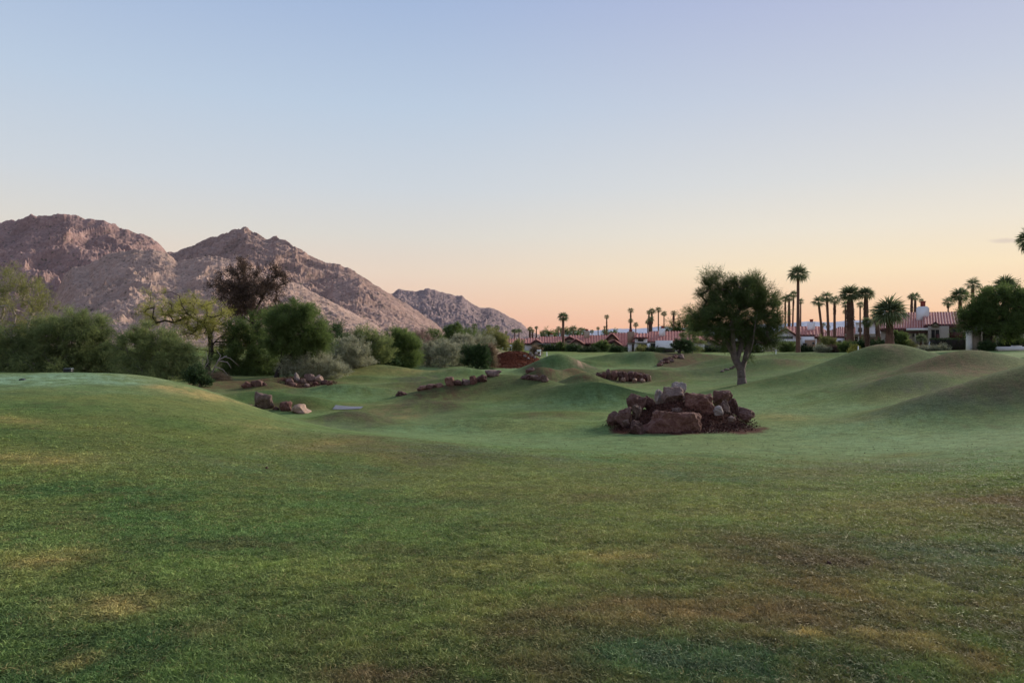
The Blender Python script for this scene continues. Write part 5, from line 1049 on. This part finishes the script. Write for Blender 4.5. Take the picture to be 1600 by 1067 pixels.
for i, (px, pb, Y, w, h_, lm, lab) in enumerate(SH):
    if Y > 125 and Y < 200: w *= .8; h_ *= .66
    big = h_ > 12; pplant('shrub' if not big else 'leafy_shrub', lab, 'shrub', HG, px, pb, Y, [(px - w * .4, pb - h_ * .5, w * .62, h_ * .5, 0), (px + w * .4, pb - h_ * .48, w * .62, h_ * .48, 0), (px, pb - h_ * .58, w * .6, h_ * .44, 0)], M[lm], M['bark_d'], nclump=int(40 + w * h_ * .28), per=110, cr=.30 * (Y / 110), L=.17 * (Y / 110), wd=.055 * (Y / 110), seed=80 + i, trunk_r=.05, tri=False, up=.5, fixY=True)


def hedge(px0, px1, py0, py1, Y, label, seed, d=1.6):
    """clipped hedge: a box shaped volume of leaves"""
    rng = np.random.default_rng(seed); x0, x1, z0, z1 = X_(px0, Y), X_(px1, Y), Z_(py1, Y), Z_(py0, Y); n = int((x1 - x0) * (z1 - z0) * 700 + (x1 - x0) * d * 500); P = rng.random((n, 3)); ax = rng.integers(0, 3, n); sgn = rng.random(n) < .5
    for a in range(3): k = ax == a; P[k, a] = np.where(sgn[k], P[k, a] * .12, 1 - P[k, a] * .12)
    r = .10
    P = P * np.array([x1 - x0, d, z1 - z0 + .4]) + np.array([x0, Y, z0 - .4]); P += rng.normal(size=P.shape) * .05; D = unit(rng.normal(size=(n, 3)) + np.array([0, -.3, .5])); V, f, ti = leaves(P, D, rng.uniform(.08, .18, n), rng.uniform(.05, .09, n), rng.random(n), rng, False)
    root = empty('hedge', ((x0 + x1) / 2, Y, z0), label, 'hedge', 'clipped hedges by the houses'); off = np.array(root.location)
    link('foliage', npmesh('foliage', V - off, [f], M['lf_hedge'], tint=ti), root); MB().box(x0 + .12, x1 - .12, Y + .12, Y + d - .12, z0 - .4, z1 - .12).build('inner_twigs', M['bark_d'], root)


hedge(1472, 1511, 529, 549.5, 93, 'tall dark clipped hedge left of the white wall end', 1, 3); hedge(1029, 1040, 543.5, 549, 152, 'rounded clipped hedge left of the pair before the white hipped house', 2, 3); hedge(1038, 1055, 544.5, 553, 148, 'wide clipped hedge of the pair before the white hipped house', 3, 3); hedge(1079, 1094, 541.5, 546, 153, 'narrow clipped hedge before the grey gabled house', 4, 2)


# ------------------------------------------------------------------ rocks
import bmesh
from mathutils import noise as mn
def rock(px0, px1, py0, py1, Y, mat, label, group, seed, cuts=9, sub=4, depth=.8, name='boulder', fix=False, tilt=0, rough=.11, sink=.28, flat=0):
    Yb = Y if fix else hit((px0 + px1) / 2, py1, Y, .8, 1.25); m = Yb / F; w = (px1 - px0) * m; x = X_((px0 + px1) / 2, Yb); zt = Z_(py0, Yb); zb0 = Z_(py1, Yb); g = gz(x, Yb + w * depth * .3)
    zb = zb0 - sink * (zt - zb0) - .03; h_ = zt - zb; rng = random.Random(seed); bm = bmesh.new(); bmesh.ops.create_icosphere(bm, subdivisions=sub, radius=1)
    planes = []
    rx, ry, rz_ = rng.uniform(-.3, .3), rng.uniform(-.3, .3), rng.uniform(0, 1.5)
    from mathutils import Euler
    rot = Euler((rx, ry, rz_)).to_matrix()
    for v in ((1, 0, 0), (-1, 0, 0), (0, 1, 0), (0, -1, 0), (0, 0, 1), (0, 0, -1)):
        planes.append(((rot @ Vector(v) + Vector((rng.gauss(0, .38), rng.gauss(0, .38), rng.gauss(0, .38)))).normalized(), rng.uniform(.60, .88)))
    for i in range(cuts):
        v = Vector((rng.gauss(0, 1), rng.gauss(0, 1), rng.gauss(0, .8))).normalized(); planes.append((v, rng.uniform(.52, .80)))
    if flat: planes.append((Vector((rng.uniform(-.15, .15), rng.uniform(-.2, .1), 1)).normalized(), flat))
    o3 = Vector((rng.uniform(0, 50), rng.uniform(0, 50), 3))
    for v in bm.verts:
        p = v.co.copy()
        for nrm, d in planes:
            k = p.dot(nrm)
            if k > d: p -= nrm * (k - d) * .96
        n_ = mn.fractal(p * 1.8 + o3, 1.0, 2.1, 4) * rough * 2.0 - abs(mn.fractal(p * 4.5 + o3, 1.0, 2.2, 4)) * rough * .9; v.co = p * (1 + n_)
    xs = [v.co.x for v in bm.verts]; ys = [v.co.y for v in bm.verts]; zs = [v.co.z for v in bm.verts]
    sx = w / (max(xs) - min(xs)); sy = w * depth / (max(ys) - min(ys)); sz = h_ / (max(zs) - min(zs)); sy = max(sy, sz * .7)
    for v in bm.verts: v.co = Vector(((v.co.x - (max(xs) + min(xs)) / 2) * sx, (v.co.y - min(ys)) * sy, (v.co.z - min(zs)) * sz)); v.co.z += v.co.x * math.tan(math.radians(tilt))
    me = bpy.data.meshes.new(name); bm.to_mesh(me); bm.free(); me.polygons.foreach_set('use_smooth', np.ones(len(me.polygons), bool) if sub > 3 else np.zeros(len(me.polygons), bool)); me.materials.append(M[mat]); o = link(name, me); o.location = (x, Yb, zb); tag(o, label, 'rock', group); return o


G1 = 'boulders of the big pile in the middle of the fairway'
for i, a in enumerate([(1003, 1104, 643, 679, 30.2, 'rock_red', 'long flat faced dark red slab lying at the front of the big pile', dict(flat=.55, cuts=7, depth=.5)), (983, 1012, 658, 681, 30, 'rock_dark', 'low rough boulder at the left foot of the long front slab', {}), (949, 972, 642, 662, 32, 'rock_dark', 'leftmost rounded dark boulder of the big pile', {}), (959, 990, 638, 663, 31.4, 'rock_dark', 'dark sloping boulder second from the left end of the big pile', dict(tilt=12)),
                       (981, 1013, 615, 644, 32.6, 'rock_dark', 'tall smooth dark boulder at the upper left of the big pile', {}), (1008, 1027, 618, 637, 33, 'rock_dark', 'small dark boulder behind the tall smooth dark one', {}), (988, 1004, 632, 652, 31.3, 'rock_grey', 'small pointed grey boulder left above the front slab', {}), (1024, 1041, 608, 630, 33.8, 'rock_pale', 'small white crusted rock left of the topmost boulder', {}),
                       (1037, 1078, 605, 637, 32.8, 'rock_grey', 'big grey brown boulder under the topmost pale one', dict(depth=1)), (1048, 1076, 596.5, 613, 33.5, 'rock_pale', 'topmost pale boulder crowning the big pile', dict(sink=.5)), (1077, 1089, 613, 625, 34, 'rock_pale', 'small white rock in the gap right of the topmost boulder', {}), (1072, 1121, 615, 652, 32, 'rock_red', 'big blocky red brown boulder right of centre in the big pile', dict(flat=.7, cuts=6, depth=.8, tilt=-3)),
                       (1117, 1149, 610, 634, 33.6, 'rock_dark', 'broad dark boulder at the upper right of the big pile', dict(flat=.6)), (1126, 1146, 625, 648, 32.4, 'rock_grey', 'leaning grey slab below the broad dark boulder', dict(cuts=6)), (1116, 1132, 634, 646, 31.6, 'rock_pale', 'small pale grey rock between the blocky boulder and the leaning slab', {}), (1140, 1160, 622, 650, 33, 'rock_dark', 'dark boulder sloping down behind the leaning slab', dict(tilt=-14)),
                       (1155, 1186, 637, 650, 32.8, 'rock_dark', 'flat dark rock at the far right end of the big pile', {}), (1157, 1179, 640, 655, 31.6, 'rock_dark', 'low dark rock in front of the far right end of the big pile', {}), (1050, 1070, 637, 647, 31.4, 'rock_grey', 'flat pale brown rock in the hollow behind the front slab', {}), (1020, 1036, 640, 650, 31.2, 'rock_dark', 'small dark rock touching the back of the front slab', {}), (1138, 1150, 650, 657, 30.8, 'rock_grey', 'tiny flat rock on the mulch at the right front', {}), (972, 984, 655, 662, 30.8, 'rock_grey', 'tiny flat rock on the mulch at the left front', {})]):
    rock(*a[:7], G1, 100 + i, sub=5, **dict(dict(fix=True), **a[7]))
G2 = 'rocks by the left hollow'
for i, a in enumerate([(390.5, 425, 613, 640, 38, 'rock_grey', 'square brown boulder with a flat slanting top, largest in the left hollow', dict(flat=.6, cuts=4, tilt=-6)), (379, 393, 632, 638, 38.3, 'rock_dark', 'small flat dark rock left of the square boulder', {}), (423, 435, 635, 641, 38, 'rock_dark', 'low dark rock between the square boulder and the reddish ones', {}), (431, 454, 627, 643, 38.2, 'rock_red', 'pointed reddish boulder right of the square boulder', {}), (450, 481, 632, 646.5, 37.6, 'rock_tan', 'low tan orange boulder with a rough broken end', {})]):
    rock(*a[:7], G2, 140 + i, fix=False, **a[7])
G3 = 'rocks on the small green hump'
for i, a in enumerate([(376, 393, 596, 607, 57, 'rock_red', 'low brown rock left of the dark block on the green hump', {}), (390, 409, 594, 605, 57, 'rock_dark', 'dark square block on the green hump', dict(flat=.6)), (407, 416, 597, 604, 57, 'rock_dark', 'small dark rock right of the dark block on the hump', {})]): rock(*a[:7], G3, 150 + i, **a[7])
G4 = 'rocks on the mulch bed in front of the sage bush'
for i, a in enumerate([(443, 458, 591, 601, 62, 'rock_dark', 'dark rock at the left end of the mulch bed', {}), (457, 466, 582, 595, 63, 'rock_pale', 'small upright pale pink rock', {}), (463, 477, 591, 600, 61, 'rock_grey', 'sloping grey rock below the upright pale one', {}), (473, 491, 584, 596, 63, 'rock_grey', 'grey brown boulder in the middle of the mulch bed', {}), (489, 504, 585, 597, 62, 'rock_tan', 'tan orange boulder, tallest on the right side of the mulch bed', {}), (487, 497, 596, 602, 60.5, 'rock_red', 'small red rock below the tan orange boulder', {}), (500, 511, 593, 601, 61, 'rock_dark', 'dark rock right of the tan orange boulder', {}), (509, 519, 596, 602, 61, 'rock_red', 'last small rock at the right end of the mulch bed', {}), (452, 463, 598, 604, 60.5, 'rock_red', 'small red rock at the front left of the mulch bed', {}), (474, 483, 599, 604, 60, 'rock_grey', 'tiny grey rock at the front middle of the mulch bed', {})]): rock(*a[:7], G4, 160 + i, sub=3, **a[7])
G5 = 'rocks along the crest of the long green ridge'
for i, a in enumerate([(616, 637, 611, 619, 47, 'rock_dark', 'low dark rock alone at the left end of the ridge', {}), (650, 669, 602, 610, 48, 'rock_red', 'reddish flat rock at the start of the ridge row', {}), (665, 681, 600, 608, 48, 'rock_dark', 'dark flat rock second in the ridge row', {}), (678, 693, 598, 606, 48, 'rock_red', 'brown flat rock left of the square red block', {}), (693, 711, 588.5, 604, 48, 'rock_red', 'square red block standing on the ridge', dict(flat=.7, cuts=5)), (708, 722, 593, 603.5, 48, 'rock_dark', 'dark boulder right of the square red block', {}), (719, 736, 592, 603, 48, 'rock_grey', 'grey brown boulder left of the upright red stone', {}), (733, 746, 586.5, 602, 48.3, 'rock_red', 'upright red stone on the ridge', dict(cuts=6)), (744, 761, 585, 598, 48.5, 'rock_dark', 'brown boulder right of the upright red stone', {}), (757, 784, 578, 589, 50, 'rock_grey', 'big purple grey boulder at the top of the ridge', dict(cuts=6))]): rock(*a[:7], G5, 180 + i, fix=False, **a[7])
G6 = 'rocks on the brown mound face'
for i, a in enumerate([(821, 839, 573.5, 582.5, 62, 'rock_dark', 'dark upper rock on the brown mound face', {}), (813, 833, 585, 594, 56, 'rock_dark', 'low dark rock at the left of the brown mound face', {}), (828, 846, 586, 596, 56, 'rock_grey', 'pinkish flat rock in the middle of the brown mound face', {}), (842, 858, 585, 598, 56, 'rock_grey', 'grey red rock at the right of the brown mound face', {})]): rock(*a[:7], G6, 200 + i, sub=3, **a[7])
G7 = 'rocks of the long low rock wall on the mound'
rr = random.Random(5); px = 931; k = 0
names = ['leftmost dark rock of the long low rock wall', 'second rock from the left of the rock wall, low and brown', 'tall jagged rock near the left of the rock wall', 'wide rough rock left of the upright split in the wall', 'dark rock just right of the upright split in the wall', 'rock with a small orange stone at its foot', 'broad dark red rock in the middle of the wall', 'low rock right of the middle of the wall', 'dark red rock three from the right end of the wall', 'squared rock next to the right end of the wall', 'rightmost orange edged rock of the long low wall']
for i, (a, b, t, bt, mt) in enumerate([(931, 942, 582, 591, 'rock_dark'), (939, 949, 581, 592, 'rock_red'), (947, 957, 576.5, 593, 'rock_dark'), (953, 968, 579, 594, 'rock_red'), (966, 977, 580, 594, 'rock_dark'), (974, 984, 581, 595, 'rock_red'), (981, 994, 580, 595, 'rock_dark'), (990, 1000, 581, 595.5, 'rock_red'), (997, 1007, 582, 596, 'rock_dark'), (1004, 1012, 583, 596, 'rock_red'), (1010, 1018, 584, 595, 'rock_tan')]): rock(a, b, t, bt, 66, mt, names[i], G7, 210 + i, sub=3, cuts=7, fix=True)
for i, (a, b, t, bt) in enumerate([(970, 978, 590, 595.5), (988, 996, 591, 596.5), (1001, 1009, 591.5, 597)]): rock(a, b, t, bt, 65, 'rock_tan', ['left small orange stone at the foot of the rock wall', 'middle small orange stone at the foot of the rock wall', 'right small orange stone at the foot of the rock wall'][i], G7, 230 + i, sub=2, fix=True, name='stone')
ORD = 'first second third fourth fifth sixth seventh eighth ninth tenth eleventh twelfth thirteenth fourteenth fifteenth sixteenth seventeenth eighteenth nineteenth twentieth twenty-first twenty-second'.split()
G8 = 'rubble rocks on the mulch slope under the small crooked tree'
for i in range(22):
    t = i / 21; px = 1030 + 38 * t + rr.uniform(-3, 3); py = 569 - 14 * t + rr.uniform(-3, 3); s = rr.uniform(2.4, 4.5); rock(px - s, px + s, py - s * .9, py + s * .5, 92, rr.choice(['rock_dark', 'rock_grey', 'rock_red']), ORD[i] + ' rubble rock counted uphill along the mulch slope to the crooked tree', G8, 240 + i, sub=2, name='rubble_rock')
G9 = 'pale rocks on the right end of the red mulch mound'
for i, (px, py) in enumerate([(820, 556), (826, 560), (831, 555), (835, 558.5), (838, 552), (843, 554.5), (829, 551.5)]): rock(px - 2.6, px + 2.6, py - 2, py + 2, 92, 'rock_pale', ORD[i] + ' of the small pale rocks at the right end of the red mulch mound', G9, 270 + i, sub=2, name='rubble_rock')
G10 = 'flat rocks on the slope behind the lone tree'
for i, (px, py, s) in enumerate([(1130, 580, 4), (1137, 577.5, 5), (1144, 575, 3.5), (1150, 573, 4)]): rock(px - s, px + s, py - 2.2, py + 1.6, 70, 'rock_grey', ['leftmost flat rock behind the lone tree trunk', 'widest flat rock behind the lone tree trunk', 'small flat rock touching the lone tree trunk from behind', 'flat rock directly behind the lone tree fork'][i], G10, 290 + i, sub=2)


# ------------------------------------------------------------------ small things
def ybox(name, px, py0, py1, Y, w, mat, label, cat, d=None):
    mb = MB().box(X_(px, Y) - w / 2, X_(px, Y) + w / 2, Y, Y + (d or w), gz(X_(px, Y), Y) - .1 if py1 is None else Z_(py1, Y), Z_(py0, Y)); o = mb.build(name, M[mat]); tag(o, label, cat); return o


o = empty('ball_washer_box', (X_(104.5, 31), 31, gz(X_(104.5, 31), 31)), 'small black box at the far edge of the raised tee', 'box')
z0 = o.location.z; x0 = o.location.x
MB().box(x0 - .15, x0 + .15, 31, 31.2, z0 - .03, z0 + .12).build('body', M['black'], o); MB().prism([(x0 - .17, z0 + .12), (x0 + .17, z0 + .12), (x0 + .14, z0 + .18), (x0 - .10, z0 + .18)], 30.98, 31.22).build('lid', M['glass'], o)
x0, y0 = X_(35, 26.3), 26.3; z0 = gz(x0, y0)
mb = MB().prism([(x0 - .10, z0 - .02), (x0 + .10, z0 - .02), (x0 + .07, z0 + .035), (x0, z0 + .055), (x0 - .07, z0 + .035)], y0 - .07, y0 + .07); tag(mb.build('tee_marker', M['black']), 'small flat black tee marker on the near edge of the raised tee', 'tee marker')
x0, y0 = X_(1341, 80), 80; z0 = gz(x0, y0)
for px, Y, p0, lab in ((1341, 80, 541.5, 'thin white post beside the yellow green shrub'), (1212.5, 108, 546.5, 'short white post at the foot of the shrub by the white gabled house'), (844.5, 112, 546.5, 'white post with a small sign by the red mulch mound'), (854.5, 116, 550.5, 'thin yellowish post right of the white sign post')):
    x0 = X_(px, Y); g = gz(x0, Y); zt = max(Z_(p0, Y), g + .35); o = empty('marker_post', (x0, Y, g), lab, 'post', 'marker posts at the edge of the course'); MB().tube([(x0, Y, g - .1), (x0, Y, zt)], [.06, .055], 8).build('post', M['whitepaint'], o); MB().tube([(x0, Y, zt), (x0, Y, zt + .06)], [.07, .03], 8).build('cap', M['whitepaint'], o)
    if px == 844.5: MB().box(x0 - .55, x0 + .1, Y - .05, Y - .02, zt - .35, zt).build('sign_board', M['whitepaint'], o)
# glimpse of the concrete cart path
xs = [(522, 640, 43), (545, 637.5, 44.5), (566, 635.5, 46)]
V = []; Q = []
for i in range(25):
    t = i / 24; px = 522 + 44 * t; Yc = 42.9; x = X_(px, Yc)
    for k, dy in enumerate((-.42, -.14, .14, .42)): yy = Yc + dy; z = gz(x, yy) + .03; V.append((x, yy, z))
for i in range(24):
    for k in range(3): a = i * 4 + k; Q.append((a, a + 4, a + 5, a + 1))
o = link('cart_path', npmesh('cart_path', V, [np.array(Q)], M['path'], smooth=True)); tag(o, 'grey concrete cart path glimpsed behind a low mound', kind='structure')
# mulch chips and fallen leaves
def chips(name, label, cx, cy, rx, ry, n, size, mat, seed, cond=None):
    rng = np.random.default_rng(seed); a = rng.uniform(0, 2 * PI, n); r = np.sqrt(rng.random(n)) * (1 + .08 * rng.normal(size=n)); x = cx + r * rx * np.cos(a); y = cy + r * ry * np.sin(a); z = height(x, y) + size * .25
    D = unit(np.stack([rng.normal(size=n), rng.normal(size=n), np.abs(rng.normal(size=n)) * .5], 1)); V, f, ti = leaves(np.stack([x, y, z], 1), D, size * rng.uniform(.5, 1.6, n), size * rng.uniform(.5, 1.2, n), rng.random(n), rng, False)
    o = link(name, npmesh(name, V, [f], M[mat], tint=ti)); tag(o, label, 'mulch' if 'mulch' in name else 'litter', kind='stuff')


M['mulch'] = leafmat('bark_mulch', (.03, .014, .011), (.13, .06, .045), 0); M['mulch_red'] = leafmat('red_bark_mulch', (.06, .016, .010), (.20, .06, .03), 0)
chips('mulch_chips', 'dark bark mulch around the big boulder pile', X_(1068, 31.6), 32, 3.05, 1.95, 9000, .06, 'mulch', 1); chips('mulch_chips', 'red bark mulch on the mound before the farthest houses', X_(803, 95), 95, 3.2, 6.0, 9000, .10, 'mulch_red', 2)
chips('mulch_chips', 'brown mulch around the rocks before the sage bush', X_(482, 61), 61, 2.2, 2.4, 2500, .08, 'mulch', 3); chips('leaf_litter', 'scattered dark leaves on the fairway right of the boulder pile', X_(1230, 26), 25.5, 6.5, 6, 420, .028, 'mulch', 4)
chips('leaf_litter', 'scattered dark leaves on the fairway left of the boulder pile', X_(880, 28), 27, 4, 5, 180, .028, 'mulch', 5)
o = rock(1293, 1302, 877, 882, 6.1, 'rock_dark', 'small dark clod lying in the worn brown turf at lower right', None, 400, sub=3, name='dirt_clod'); o['category'] = 'clod'
o = rock(413, 419, 728.5, 732.5, 12, 'rock_dark', 'small dark clod on the left slope', None, 401, sub=2, name='dirt_clod'); o['category'] = 'clod'
print('tris', sum(len(o.data.loops) - 2 * len(o.data.polygons) for o in SC.objects if o.type == 'MESH'), 'objects', len(SC.objects))
